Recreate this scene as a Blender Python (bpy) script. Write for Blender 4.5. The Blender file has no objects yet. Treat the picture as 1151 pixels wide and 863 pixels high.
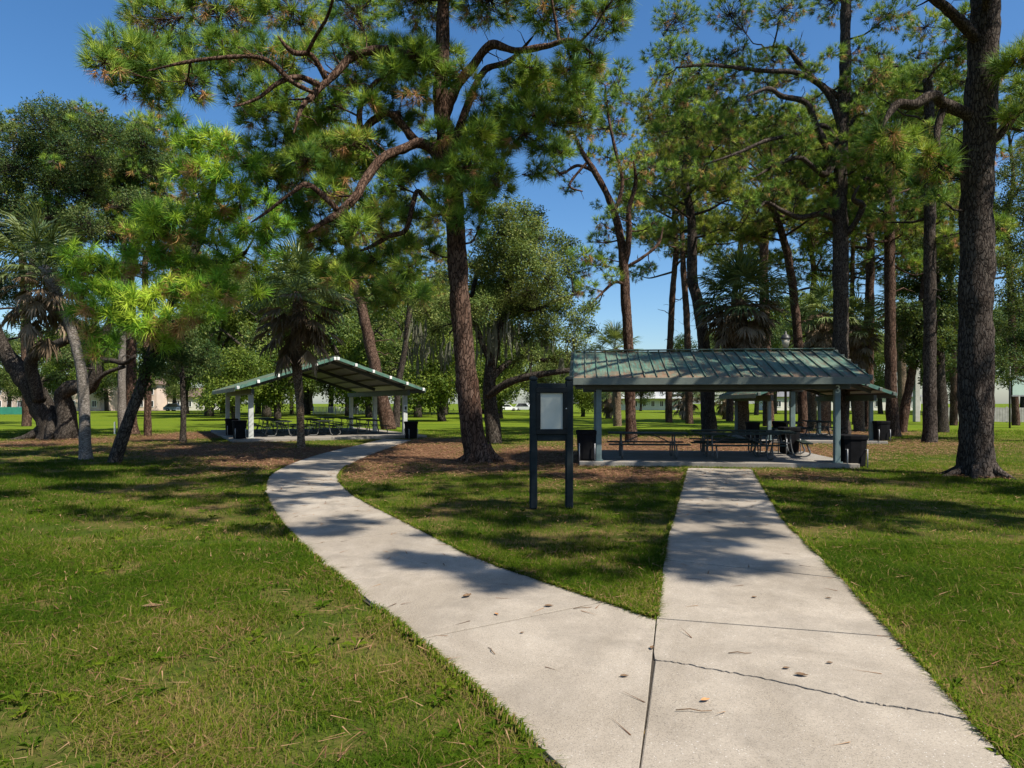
import bpy, bmesh, math, random
import numpy as np
from mathutils import Vector, Matrix, noise

random.seed(11)
RNG = np.random.default_rng(7)
R = math.radians
SC = bpy.context.scene
COL = SC.collection

# ---------------------------------------------------------------- survey of the photo
# camera 1.75 m above flat ground, looking along +Y; these turn a sighting into a place
F, CX, HY, H = 767.3, 575.5, 453.0, 1.75
def G(px, py):
    d = F * H / (py - HY)
    return Vector(((px - CX) / F * d, d, 0.0))
def P(px, py, d):
    return Vector(((px - CX) / F * d, d, H - (py - HY) / F * d))

# ---------------------------------------------------------------- scene objects
def tag(o, label=None, cat=None, group=None, kind=None):
    if label: o['label'] = label
    if cat: o['category'] = cat
    if group: o['group'] = group
    if kind: o['kind'] = kind
    return o
def empty(name, loc, rz=0.0):
    o = bpy.data.objects.new(name, None)
    COL.objects.link(o)
    o.empty_display_size = 0.2
    o.location = loc
    o.rotation_euler = (0, 0, rz)
    return o
def link(name, me, mat, parent=None):
    o = bpy.data.objects.new(name, me)
    COL.objects.link(o)
    if mat is not None and not me.materials:
        me.materials.append(mat)
    if parent: o.parent = parent
    return o
def children(o): return [c for c in bpy.data.objects if c.parent == o]
def copy_tree(o, parent=None):
    c = o.copy()
    COL.objects.link(c)
    c.parent = parent
    for ch in children(o):
        copy_tree(ch, c)
    return c

class MB:
    """collects pieces of ONE mesh"""
    def __init__(s): s.v = []; s.f = []; s.sm = []
    def add(s, vs, fs, smooth=False):
        b = len(s.v)
        s.v += [tuple(v) for v in vs]
        s.f += [tuple(b + i for i in f) for f in fs]
        s.sm += [smooth] * len(fs)
        return s
    def box(s, c, d, rot=None, bev=0.0):
        hx, hy, hz = d[0] / 2, d[1] / 2, d[2] / 2
        b = min(bev, hx * .45, hy * .45, hz * .45)
        m = rot if rot is not None else Matrix.Identity(3)
        c = Vector(c)
        if b <= 0:
            vs = [Vector((x, y, z)) for z in (-hz, hz) for y in (-hy, hy) for x in (-hx, hx)]
            fs = [(0, 2, 3, 1), (4, 5, 7, 6), (0, 1, 5, 4), (2, 6, 7, 3), (0, 4, 6, 2), (1, 3, 7, 5)]
        else:
            bm = bmesh.new()
            bmesh.ops.create_cube(bm, size=1.0)
            for v in bm.verts: v.co = Vector((v.co.x * d[0], v.co.y * d[1], v.co.z * d[2]))
            bmesh.ops.bevel(bm, geom=bm.edges[:], offset=b, segments=1, affect='EDGES')
            bm.verts.index_update()
            vs = [v.co.copy() for v in bm.verts]
            fs = [[v.index for v in f.verts] for f in bm.faces]
            bm.free()
        return s.add([c + m @ v for v in vs], fs)
    def beam(s, a, b, w, h, bev=0.0, up=(0, 0, 1)):
        a, b = Vector(a), Vector(b)
        y = (b - a); L = y.length; y.normalize()
        x = y.cross(Vector(up))
        if x.length < 1e-4: x = Vector((1, 0, 0))
        x.normalize(); z = x.cross(y)
        return s.box((a + b) / 2, (w, L, h), Matrix((x, y, z)).transposed(), bev)
    def tube(s, pts, rad, n=8, caps=True):
        v, f = tube_arrays(pts, rad, n, caps)
        return s.add(v, f, True)
    def prism(s, poly, z0, z1):
        n = len(poly)
        vs = [(p[0], p[1], z0) for p in poly] + [(p[0], p[1], z1) for p in poly]
        fs = [tuple(range(n - 1, -1, -1)), tuple(range(n, 2 * n))]
        fs += [(i, (i + 1) % n, n + (i + 1) % n, n + i) for i in range(n)]
        return s.add(vs, fs)
    def lathe(s, prof, n=16, c=(0, 0, 0)):
        vs, fs = [], []
        for r, z in prof:
            for k in range(n):
                a = 2 * math.pi * k / n
                vs.append((c[0] + r * math.cos(a), c[1] + r * math.sin(a), c[2] + z))
        for i in range(len(prof) - 1):
            for k in range(n):
                fs.append((i * n + k, i * n + (k + 1) % n, (i + 1) * n + (k + 1) % n, (i + 1) * n + k))
        fs.append(tuple(range(n - 1, -1, -1)))
        fs.append(tuple((len(prof) - 1) * n + k for k in range(n)))
        return s.add(vs, fs, True)
    def build(s, name, mat, parent=None):
        me = bpy.data.meshes.new(name)
        me.from_pydata(s.v, [], s.f)
        me.polygons.foreach_set('use_smooth', s.sm)
        me.update()
        return link(name, me, mat, parent)

def tube_arrays(pts, rad, n, caps=True, rough=0.0, seed=0):
    pts = [Vector(p) for p in pts]
    vs, fs = [], []
    ref = Vector((1, 0.13, 0.05)).normalized()
    for i, p in enumerate(pts):
        t = (pts[min(i + 1, len(pts) - 1)] - pts[max(i - 1, 0)])
        if t.length < 1e-6: t = Vector((0, 0, 1))
        t.normalize()
        x = ref - t * ref.dot(t)
        if x.length < 1e-3: x = t.orthogonal()
        x.normalize(); y = t.cross(x); ref = x
        for k in range(n):
            a = 2 * math.pi * k / n
            q = x * math.cos(a) + y * math.sin(a)
            r = rad[i]
            if rough:
                w = p + q * rad[i]
                r *= 1 + rough * noise.noise(Vector((w.x * 3.1 + seed, w.y * 3.1, w.z * 1.2))) \
                       + rough * .6 * noise.noise(Vector((w.x * 9 + seed, w.y * 9, w.z * 3.5)))
            vs.append(p + q * r)
    for i in range(len(pts) - 1):
        for k in range(n):
            fs.append((i * n + k, i * n + (k + 1) % n, (i + 1) * n + (k + 1) % n, (i + 1) * n + k))
    if caps:
        fs.append(tuple(range(n - 1, -1, -1)))
        fs.append(tuple((len(pts) - 1) * n + k for k in range(n)))
    return vs, fs

def spline(pts, vals, step):
    """Catmull-Rom through points (and radii), sampled about every step metres"""
    pts = [Vector(p) for p in pts]
    op, ov = [], []
    for i in range(len(pts) - 1):
        p0, p1, p2, p3 = pts[max(i - 1, 0)], pts[i], pts[i + 1], pts[min(i + 2, len(pts) - 1)]
        n = max(1, int(round((p2 - p1).length / step)))
        for k in range(n):
            t = k / n
            op.append(.5 * ((2 * p1) + (p2 - p0) * t + (2 * p0 - 5 * p1 + 4 * p2 - p3) * t * t + (3 * p1 - p0 - 3 * p2 + p3) * t ** 3))
            ov.append(vals[i] * (1 - t) + vals[i + 1] * t)
    op.append(pts[-1]); ov.append(vals[-1])
    return op, ov

def mesh_tris(name, V, T, var=None, smooth=False):
    """mesh from numpy arrays of vertices and triangles"""
    me = bpy.data.meshes.new(name)
    V = np.ascontiguousarray(V, np.float32); T = np.ascontiguousarray(T, np.int32)
    me.vertices.add(len(V)); me.vertices.foreach_set('co', V.ravel())
    k = T.shape[1]
    me.loops.add(T.size); me.loops.foreach_set('vertex_index', T.ravel())
    me.polygons.add(len(T)); me.polygons.foreach_set('loop_start', np.arange(0, T.size, k, dtype=np.int32))
    if var is not None:
        a = me.attributes.new('var', 'FLOAT', 'POINT')
        a.data.foreach_set('value', np.ascontiguousarray(var, np.float32))
    me.update(calc_edges=True)
    return me

# ---------------------------------------------------------------- materials
class NT:
    def __init__(s, name):
        s.m = bpy.data.materials.new(name); s.m.use_nodes = True
        s.t = s.m.node_tree; s.t.nodes.clear()
        s.out = s.t.nodes.new('ShaderNodeOutputMaterial')
    def n(s, typ, **kw):
        nd = s.t.nodes.new('ShaderNode' + typ)
        for k, v in kw.items():
            if k in nd.inputs.keys() or isinstance(k, int): pass
            setattr(nd, k, v)
        return nd
    def l(s, a, b): s.t.links.new(a, b)
    def coord(s, kind='Object', scale=(1, 1, 1)):
        c = s.n('TexCoord'); mp = s.n('Mapping')
        mp.inputs['Scale'].default_value = scale
        s.l(c.outputs[kind], mp.inputs['Vector'])
        return mp.outputs['Vector']
    def noise(s, vec, scale, detail=4, rough=.55, dist=0):
        nd = s.n('TexNoise')
        nd.inputs['Scale'].default_value = scale; nd.inputs['Detail'].default_value = detail
        nd.inputs['Roughness'].default_value = rough; nd.inputs['Distortion'].default_value = dist
        s.l(vec, nd.inputs['Vector'])
        return nd.outputs['Fac']
    def ramp(s, fac, stops, interp='LINEAR'):
        nd = s.n('ValToRGB'); cr = nd.color_ramp; cr.interpolation = interp
        while len(cr.elements) < len(stops): cr.elements.new(.5)
        for e, (p, c) in zip(cr.elements, stops):
            e.position = p
            e.color = (c, c, c, 1) if isinstance(c, (int, float)) else (*c, 1)
        s.l(fac, nd.inputs['Fac'])
        return nd.outputs['Color']
    def mix(s, fac, a, b, mode='MIX'):
        nd = s.n('MixRGB', blend_type=mode)
        for i, x in ((0, fac), (1, a), (2, b)):
            if hasattr(x, 'is_linked') or hasattr(x, 'links'): s.l(x, nd.inputs[i])
            elif isinstance(x, (int, float)): nd.inputs[i].default_value = x if i == 0 else (x, x, x, 1)
            else: nd.inputs[i].default_value = (*x, 1)
        return nd.outputs[0]
    def math(s, op, a, b=0.0):
        nd = s.n('Math', operation=op)
        for i, x in enumerate((a, b)):
            if isinstance(x, (int, float)): nd.inputs[i].default_value = x
            else: s.l(x, nd.inputs[i])
        return nd.outputs[0]
    def attr(s, name):
        nd = s.n('Attribute', attribute_name=name)
        return nd.outputs['Fac']
    def bump(s, h, strength=.4, dist=.02):
        nd = s.n('Bump'); nd.inputs['Strength'].default_value = strength; nd.inputs['Distance'].default_value = dist
        s.l(h, nd.inputs['Height'])
        return nd.outputs['Normal']
    def bsdf(s, color, rough=.6, metal=0.0, normal=None, spec=.5):
        b = s.n('BsdfPrincipled')
        if hasattr(color, 'links'): s.l(color, b.inputs['Base Color'])
        else: b.inputs['Base Color'].default_value = (*color, 1)
        if hasattr(rough, 'links'): s.l(rough, b.inputs['Roughness'])
        else: b.inputs['Roughness'].default_value = rough
        b.inputs['Metallic'].default_value = metal
        b.inputs['Specular IOR Level'].default_value = spec
        if normal is not None: s.l(normal, b.inputs['Normal'])
        return b.outputs[0]
    def done(s, sh):
        s.l(sh, s.out.inputs['Surface']); return s.m

def m_plain(name, col, rough=.5, metal=0.0, var=.25, scale=6.0, bump=.12, spec=.5):
    t = NT(name); v = t.coord('Object')
    n1 = t.noise(v, scale, 5, .6)
    dark = tuple(c * (1 - var) for c in col); lite = tuple(min(1, c * (1 + var)) for c in col)
    c = t.ramp(n1, [(.3, dark), (.7, lite)])
    rr = t.ramp(t.noise(v, scale * 3, 3), [(.3, max(0, rough - .12)), (.7, min(1, rough + .12))])
    return t.done(t.bsdf(c, rr, metal, t.bump(t.noise(v, scale * 9, 4), bump, .01), spec))

def m_leaf(name, stops, trans=.3, rough=.5, spec=.14, gain=1.0, up=0.0):
    t = NT(name); stops = [(p, tuple(x * gain for x in c)) for p, c in stops]
    c = t.ramp(t.attr('var'), stops)
    c2 = t.mix(.5, c, (.30, .36, .03))
    nrm = None
    if up:
        g = t.n('NewGeometry'); vm = t.n('VectorMath', operation='MULTIPLY_ADD'); vm.inputs[1].default_value = (1 - up,) * 3; vm.inputs[2].default_value = (0, 0, up)
        t.l(g.outputs['Normal'], vm.inputs[0]); vn = t.n('VectorMath', operation='NORMALIZE'); t.l(vm.outputs[0], vn.inputs[0]); nrm = vn.outputs[0]
    b = t.bsdf(c, rough, spec=spec, normal=nrm)
    tr = t.n('BsdfTranslucent'); t.l(c2, tr.inputs['Color'])
    mx = t.n('MixShader'); mx.inputs[0].default_value = trans
    t.l(b, mx.inputs[1]); t.l(tr.outputs[0], mx.inputs[2])
    return t.done(mx.outputs[0])

def m_bark(name, fissure, plate, fleck, sc=9.0, stretch=.32, bump=.8):
    t = NT(name); v = t.coord('Object', (1, 1, stretch))
    wob = t.noise(v, sc * .8, 3)
    vv = t.n('VectorMath', operation='MULTIPLY_ADD')
    cmb = t.n('CombineXYZ'); t.l(wob, cmb.inputs[0]); t.l(wob, cmb.inputs[1]); t.l(wob, cmb.inputs[2])
    t.l(cmb.outputs[0], vv.inputs[0]); vv.inputs[1].default_value = (.16, .16, .16); t.l(v, vv.inputs[2])
    vo = t.n('TexVoronoi', feature='DISTANCE_TO_EDGE'); vo.inputs['Scale'].default_value = sc
    t.l(vv.outputs[0], vo.inputs['Vector'])
    vc = t.n('TexVoronoi', feature='F1'); vc.inputs['Scale'].default_value = sc
    t.l(vv.outputs[0], vc.inputs['Vector'])
    sep = t.n('SeparateColor'); t.l(vc.outputs['Color'], sep.inputs[0])
    edge = t.ramp(vo.outputs['Distance'], [(.0, 0.0), (.16, 1.0)])
    n2 = t.noise(v, sc * 3.4, 5, .7)
    pl = t.mix(t.ramp(sep.outputs[0], [(.25, 0.0), (.9, 1.0)]), plate, fleck)
    pl = t.mix(t.ramp(n2, [(.35, .75), (.7, 0.0)]), pl, tuple(c * .45 for c in plate))
    big = t.noise(t.coord('Object', (1, 1, .5)), 1.3, 3)
    pl = t.mix(t.ramp(big, [(.35, 0.0), (.75, .55)]), pl, fleck)
    c = t.mix(edge, fissure, pl)
    h = t.math('ADD', t.math('MULTIPLY', edge, .8), t.math('MULTIPLY', n2, .5))
    return t.done(t.bsdf(c, .9, normal=t.bump(h, bump, .035), spec=.06))

M = {}
M['pine_bark'] = m_bark('pine_bark', (.018, .011, .008), (.100, .056, .038), (.185, .122, .092), 13)
M['pine_bark_grey'] = m_bark('grey_pine_bark', (.016, .012, .010), (.068, .052, .042), (.135, .112, .095), 15)
M['oak_bark'] = m_bark('oak_bark', (.012, .010, .008), (.058, .046, .036), (.13, .112, .094), 16, .4)
M['palm_bark'] = m_bark('palm_bark', (.05, .035, .025), (.19, .13, .085), (.26, .20, .14), 7, 1.6, .6)
M['palm_grey'] = m_bark('grey_palm_bark', (.07, .06, .05), (.20, .175, .15), (.30, .27, .24), 10, 2.0, .4)
BROWN = (.17, .085, .038)
M['needles_bright'] = m_leaf('bright_needles', [(0, (.022, .060, .008)), (.3, (.052, .120, .010)), (.6, (.120, .190, .014)), (.86, (.19, .235, .022)), (.89, (.20, .13, .05)), (1, BROWN)], .24, gain=2.45, up=.2)
M['needles'] = m_leaf('pine_needles', [(0, (.016, .042, .009)), (.3, (.038, .080, .012)), (.6, (.085, .130, .015)), (.87, (.15, .180, .025)), (.9, (.18, .10, .045)), (1, BROWN)], .2, gain=2.55, up=.15)
M['needles_olive'] = m_leaf('olive_needles', [(0, (.026, .050, .010)), (.4, (.075, .108, .014)), (.85, (.165, .18, .022)), (.93, (.15, .15, .04)), (.95, BROWN), (1, BROWN)], .22, gain=2.2, up=.15)
M['oak_leaves'] = m_leaf('dark_oak_leaves', [(0, (.012, .030, .010)), (.5, (.032, .062, .017)), (.9, (.085, .11, .035)), (1, (.13, .14, .06))], .2, .6, .10, gain=1.4)
M['oak_olive'] = m_leaf('olive_oak_leaves', [(0, (.025, .045, .013)), (.5, (.06, .085, .022)), (.9, (.115, .13, .04)), (1, (.16, .15, .06))], .3, .6, .10, gain=2.2)
M['leaves_light'] = m_leaf('light_green_leaves', [(0, (.035, .07, .012)), (.5, (.10, .155, .02)), (1, (.19, .23, .035))], .25, gain=.95)
M['palm_green'] = m_leaf('palm_green', [(0, (.03, .055, .018)), (.5, (.075, .11, .035)), (1, (.17, .19, .07))], .3, .4, .5, gain=2.1)
M['palm_dark'] = m_leaf('palm_dark_green', [(0, (.018, .034, .012)), (.5, (.04, .065, .022)), (1, (.10, .12, .045))], .25, .45, .4, gain=1.7)
M['palm_dead'] = m_leaf('dead_fronds', [(0, (.07, .048, .03)), (.5, (.16, .115, .075)), (1, (.27, .21, .145))], .12, .8, .1)
M['moss'] = m_leaf('spanish_moss', [(0, (.08, .085, .06)), (1, (.19, .19, .14))], .2, .9, .1)

# painted and metal things
M['post_paint'] = m_plain('teal_post_paint', (.115, .165, .165), .5, 0, .2, 5)
M['post_pale'] = m_plain('pale_post_paint', (.42, .44, .42), .6, 0, .15, 5)
M['fascia'] = m_plain('fascia_paint', (.11, .13, .11), .55, 0, .18, 3)
M['beam_dark'] = m_plain('dark_beam_paint', (.045, .055, .05), .55, 0, .25, 4)
M['deck'] = m_plain('roof_underside', (.34, .325, .30), .7, 0, .12, 2)
M['purlin'] = m_plain('purlin_steel', (.10, .075, .065), .6, 0, .2, 4)
M['white_cap'] = m_plain('white_bolt_cap', (.72, .72, .70), .5, 0, .1, 4)
M['sign_paint'] = m_plain('dark_sign_paint', (.014, .020, .022), .75, 0, .3, 7, spec=.12)
M['black'] = m_plain('black_plastic', (.008, .008, .009), .8, 0, .3, 7, spec=.08)
M['case_black'] = m_plain('black_case_frame', (.008, .011, .012), .5, 0, .3, 7, spec=.15)
M['galv'] = m_plain('galvanised_steel', (.26, .265, .27), .5, .3, .2, 12)
M['table_steel'] = m_plain('dull_table_steel', (.085, .088, .086), .6, .1, .2, 12)
M['table_green'] = m_plain('dark_green_table', (.026, .036, .030), .6, 0, .3, 9, spec=.2)
M['chrome'] = m_plain('bright_knob', (.7, .7, .68), .3, .9, .1, 9)
M['pole_conc'] = m_plain('concrete_pole', (.36, .35, .31), .8, 0, .15, 3)
M['pole_dark'] = m_plain('dark_pole_paint', (.03, .032, .032), .5, 0, .2, 5)
M['lamp_glass'] = m_plain('milky_lamp_panel', (.42, .38, .30), .35, 0, .12, 6)
M['numeral'] = m_plain('pale_numeral', (.55, .62, .56), .5, 0, .08, 9)
M['white_paint'] = m_plain('white_paint', (.72, .73, .74), .4, 0, .06, 2)
M['blue_paint'] = m_plain('blue_grey_car_paint', (.11, .15, .22), .3, .2, .06, 2)
M['car_glass'] = m_plain('dark_glass', (.02, .025, .03), .08, 0, .1, 2, 0)
M['tyre'] = m_plain('tyre_rubber', (.02, .02, .02), .8, 0, .2, 9)
M['banner'] = m_plain('pale_green_board', (.33, .43, .37), .6, 0, .08, 2)
M['green_mesh'] = m_plain('green_windscreen', (.03, .20, .13), .7, 0, .15, 1.5)
M['fence_grey'] = m_plain('weathered_fence', (.30, .285, .26), .85, 0, .25, 2.5)
M['fence_white'] = m_plain('white_fence', (.62, .63, .62), .6, 0, .1, 2)
M['wall_pink'] = m_plain('beige_pink_stucco', (.56, .44, .36), .85, 0, .08, .6)
M['wall_pale'] = m_plain('pale_stucco', (.55, .53, .48), .85, 0, .08, .6)
M['wall_grey'] = m_plain('grey_white_wall', (.50, .51, .52), .8, 0, .07, .5)
M['roof_grey'] = m_plain('grey_shingle', (.13, .13, .135), .9, 0, .2, 1.2)
M['roof_brown'] = m_plain('brown_shingle', (.13, .085, .065), .9, 0, .2, 1.2)
M['window'] = m_plain('window_glass', (.03, .035, .04), .12, 0, .2, 1, 0)
M['dry_leaf'] = m_plain('dry_leaf', (.13, .075, .035), .8, 0, .35, 40)
M['orange_leaf'] = m_plain('orange_leaf', (.42, .20, .07), .7, 0, .25, 40)
M['cone'] = m_plain('pine_cone', (.07, .045, .03), .85, 0, .35, 60)

def m_paper():
    t = NT('faded_notice_sheet'); v = t.coord('Object')
    c = t.ramp(t.noise(v, 4, 4), [(.3, (.44, .45, .38)), (.7, (.54, .54, .46))])
    return t.done(t.bsdf(c, .6, spec=.15))
M['paper'] = m_paper()

def m_roof():
    t = NT('weathered_green_roof'); v = t.coord('Object')
    n1 = t.noise(v, 1.6, 5, .6)
    g = t.ramp(n1, [(.3, (.040, .105, .085)), (.5, (.075, .160, .118)), (.72, (.17, .235, .17))])
    streak = t.noise(t.coord('Object', (5, .7, 1)), 2.5, 4, .65)
    g = t.mix(t.ramp(streak, [(.48, 0.0), (.75, .55)]), g, (.22, .24, .18)); dirt = t.noise(t.coord('Object', (7, .8, 1)), 1.7, 5, .7); g = t.mix(t.ramp(dirt, [(.44, 0.0), (.62, .85)]), g, (.10, .062, .038))
    r1 = t.noise(v, 1.1, 6, .65, .4)
    rust = t.ramp(t.noise(v, 7, 4), [(.3, (.15, .075, .04)), (.7, (.29, .165, .10))])
    ra = t.attr('rust')
    fac = t.ramp(t.math('ADD', r1, t.math('MULTIPLY', ra, .42)), [(.60, 0.0), (.80, .72)])
    c = t.mix(fac, g, rust)
    return t.done(t.bsdf(c, .5, 0.0, t.bump(t.noise(v, 14, 3), .1, .01)))
M['roof'] = m_roof()

def m_concrete(name='path_concrete', tint=1.0, warm=(.385, .337, .275)):
    t = NT(name); v = t.coord('Object')
    big = t.noise(v, .55, 4, .55)
    mid = t.noise(v, 3.2, 5, .6)
    fine = t.noise(v, 55, 4, .75)
    w = tuple(c * tint for c in warm)
    c = t.ramp(big, [(.3, tuple(x * .86 for x in w)), (.7, tuple(x * 1.08 for x in w))])
    c = t.mix(t.ramp(mid, [(.35, .35), (.62, 0.0)]), c, tuple(x * .70 for x in w))
    c = t.mix(t.ramp(fine, [(.32, .55), (.5, 0.0)]), c, tuple(x * .48 for x in w))
    vo = t.n('TexVoronoi', feature='F1'); vo.inputs['Scale'].default_value = 75; t.l(v, vo.inputs['Vector'])
    sep = t.n('SeparateColor'); t.l(vo.outputs['Color'], sep.inputs[0])
    spk = t.math('MULTIPLY', t.ramp(vo.outputs['Distance'], [(.22, 1.0), (.34, 0.0)]), t.ramp(sep.outputs[0], [(.80, 0.0), (.84, 1.0)]))
    c = t.mix(t.math('MULTIPLY', spk, .55), c, (.13, .11, .09))
    spk2 = t.math('MULTIPLY', t.ramp(vo.outputs['Distance'], [(.2, 1.0), (.32, 0.0)]), t.ramp(sep.outputs[1], [(.84, 0.0), (.87, 1.0)]))
    c = t.mix(t.math('MULTIPLY', spk2, .5), c, (.72, .70, .66))
    # soiled drift stains
    st = t.noise(t.coord('Object', (1, 1, 1)), 1.15, 6, .7, .5)
    c = t.mix(t.ramp(st, [(.46, 0.0), (.66, .7)]), c, tuple(x * .52 for x in warm))
    s2 = t.noise(t.coord('Object', (1, .8, 1)), .42, 7, .72, .8)
    c = t.mix(t.ramp(s2, [(.44, 0.0), (.58, .5)]), c, (.22, .185, .14))
    agg = t.noise(v, 130, 3, .8)
    c = t.mix(t.math('MULTIPLY', t.ramp(agg, [(.36, 1.0), (.46, 0.0)]), t.ramp(s2, [(.38, .25), (.58, 1.0)])), c, (.085, .075, .065))
    h = t.math('ADD', t.math('MULTIPLY', fine, .6), t.math('MULTIPLY', mid, .4))
    return t.done(t.bsdf(c, .88, normal=t.bump(h, .3, .008), spec=.12))
M['concrete'] = m_concrete()
M['concrete_old'] = m_concrete('old_aggregate_concrete', .97, (.38, .332, .27))
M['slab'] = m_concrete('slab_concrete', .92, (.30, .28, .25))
M['soil'] = m_plain('dark_edge_soil', (.030, .023, .016), .95, 0, .4, 30)

def m_ground():
    t = NT('lawn_ground'); v = t.coord('Object')
    big = t.noise(v, .16, 5, .6)
    mid = t.noise(v, 1.1, 6, .65)
    fine = t.noise(v, 22, 5, .75)
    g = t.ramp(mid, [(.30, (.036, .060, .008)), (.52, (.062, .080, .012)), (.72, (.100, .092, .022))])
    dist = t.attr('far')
    gf = t.ramp(t.noise(t.coord('Object', (.25, 1, 1)), .35, 5, .6), [(.3, (.085, .140, .009)), (.7, (.160, .205, .016))])  # far lawn colour raised to stand in for sunlight on that strip
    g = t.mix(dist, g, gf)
    g = t.mix(t.ramp(fine, [(.3, .7), (.6, 0.0)]), g, (.022, .030, .010))
    dry = t.ramp(t.math('ADD', t.math('MULTIPLY', mid, .6), t.math('MULTIPLY', big, .5)), [(.50, 0.0), (.64, .9)])
    dcol = t.ramp(fine, [(.3, (.075, .048, .020)), (.7, (.20, .135, .06))])
    g = t.mix(t.math('MULTIPLY', dry, t.math('SUBTRACT', 1.0, dist)), g, dcol)
    sf = t.noise(t.coord('Object', (1, 1, 1)), 38, 5, .8)
    straw = t.ramp(sf, [(.25, (.042, .022, .014)), (.5, (.135, .068, .038)), (.75, (.26, .150, .088))])
    straw = t.mix(t.ramp(t.noise(v, 1.7, 4), [(.4, 0.0), (.7, .5)]), straw, (.10, .06, .035))
    mm = t.math('ADD', t.attr('mulch'), t.math('MULTIPLY', t.math('SUBTRACT', t.noise(v, 1.6, 6, .75), .56), 2.0))
    c = t.mix(t.ramp(mm, [(.42, 0.0), (.62, 1.0)]), g, straw)
    return t.done(t.bsdf(c, .95, normal=t.bump(fine, .5, .02), spec=.02))
M['ground'] = m_ground()
M['grass'] = m_leaf('grass_blades', [(0, (.022, .050, .004)), (.35, (.048, .090, .006)), (.62, (.094, .126, .010)), (.80, (.140, .140, .022)), (.88, (.18, .125, .050)), (1, (.25, .17, .08))], .22, .8, .02, up=.7)
M['straw'] = m_leaf('pine_straw', [(0, (.07, .033, .018)), (.5, (.20, .10, .05)), (1, (.36, .22, .12))], .05, .8, .15)

# ---------------------------------------------------------------- paths (edges surveyed on the ground)
pl_left = [(576, 863 - 0), (576, 815), (469, 722), (400, 665), (368, 640), (333.6, 608.6), (318, 592), (307.6, 577), (300.5, 562), (298, 549), (300.5, 540), (309, 531), (330, 521), (358, 511.5), (388, 504), (412, 498.5), (430, 493.5)]
pl_left[0] = (632, 863)
pl_right = [(719, 863), (728, 790), (737, 699), (679, 679), (588.6, 648.6), (533, 628), (474, 598), (432, 577), (400, 559.5), (387, 549), (380.5, 540), (382, 533), (389, 525), (404, 516.5), (426, 507.5), (446, 500.5), (462, 495)]
LL = [Vector((.47, 2.80))] + [G(*p).xy for p in pl_left[1:]]
LR = [Vector((.485, 2.78))] + [G(*p).xy for p in pl_right[1:]]
def polyline_resample(pts, n):
    pts = [Vector((p[0], p[1], 0)) for p in pts]
    sp, _ = spline(pts, [0] * len(pts), .12)
    return sp
SLL, SLR = polyline_resample(LL[1:], 0), polyline_resample(LR[3:], 0)
left_poly = [Vector((*LL[0], 0))] + SLL + SLR[::-1] + [Vector((*LR[2], 0)), Vector((*LR[1], 0)), Vector((*LR[0], 0))]
RL = [Vector((.14, 1.5, 0)), G(725.6, 814), G(737.6, 696), G(748, 613.6), G(772.4, 526.5)]
RR = [Vector((1.93, 1.5, 0)), G(1092.7, 814), G(1012, 724), G(944.7, 651), G(881, 587), G(845.5, 528)]

def lerp_poly(poly, y):
    for a, b in zip(poly, poly[1:]):
        if (a[1] - y) * (b[1] - y) <= 0 and a[1] != b[1]:
            t = (y - a[1]) / (b[1] - a[1]); return a[0] + (b[0] - a[0]) * t
    return poly[0][0] if y < poly[0][1] else poly[-1][0]

# ---------------------------------------------------------------- ground masks
MULCH = [  # px, py, half-width px along x, half-height px along y, weight
    (330, 514, 90, 13, 1.0), (450, 512, 75, 14, 1.0), (240, 505, 70, 9, .9), (205, 490, 60, 6, .9), (150, 503, 60, 8, .6),
    (540, 521, 70, 11, .9), (610, 515, 60, 14, 1.0), (700, 534, 90, 8, 1.0), (430, 530, 50, 12, .8), (900, 535, 60, 7, .7),
    (1010, 505, 100, 7, .6), (1100, 533, 50, 6, .6), (800, 505, 160, 14, .9), (1040, 498, 80, 5, .6), (480, 498, 60, 6, .8),
    (60, 497, 75, 6, .8), (760, 620, 18, 26, .25), (640, 545, 60, 8, .35), (980, 600, 70, 12, .35), (240, 532, 60, 6, .5),
    (800, 470, 60, 2, .6), (950, 486, 90, 4, .8)]
MB_ = []
for px, py, wx, wy, wt in MULCH:
    c = G(px, py); a = G(px + wx, py) - c
    n_, f_ = G(px, py + wy), G(px, max(py - wy, 462))
    MB_.append((c.x, (n_.y + f_.y) / 2, abs(a.x), abs(f_.y - n_.y) / 2, wt))
def mulch(x, y):
    m = np.zeros_like(x)
    for cx, cy, ax, ay, wt in MB_:
        d = ((x - cx) / ax) ** 2 + ((y - cy) / ay) ** 2
        m = np.maximum(m, wt * np.clip(1.25 - .62 * d, 0, 1))
    return m
def in_poly(x, y, poly):
    c = np.zeros(x.shape, bool)
    n = len(poly)
    for i in range(n):
        x1, y1 = poly[i][0], poly[i][1]; x2, y2 = poly[(i + 1) % n][0], poly[(i + 1) % n][1]
        if y1 == y2: continue
        t = (y > y1) != (y > y2)
        c ^= t & (x < (x2 - x1) * (y - y1) / (y2 - y1) + x1)
    return c

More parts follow.
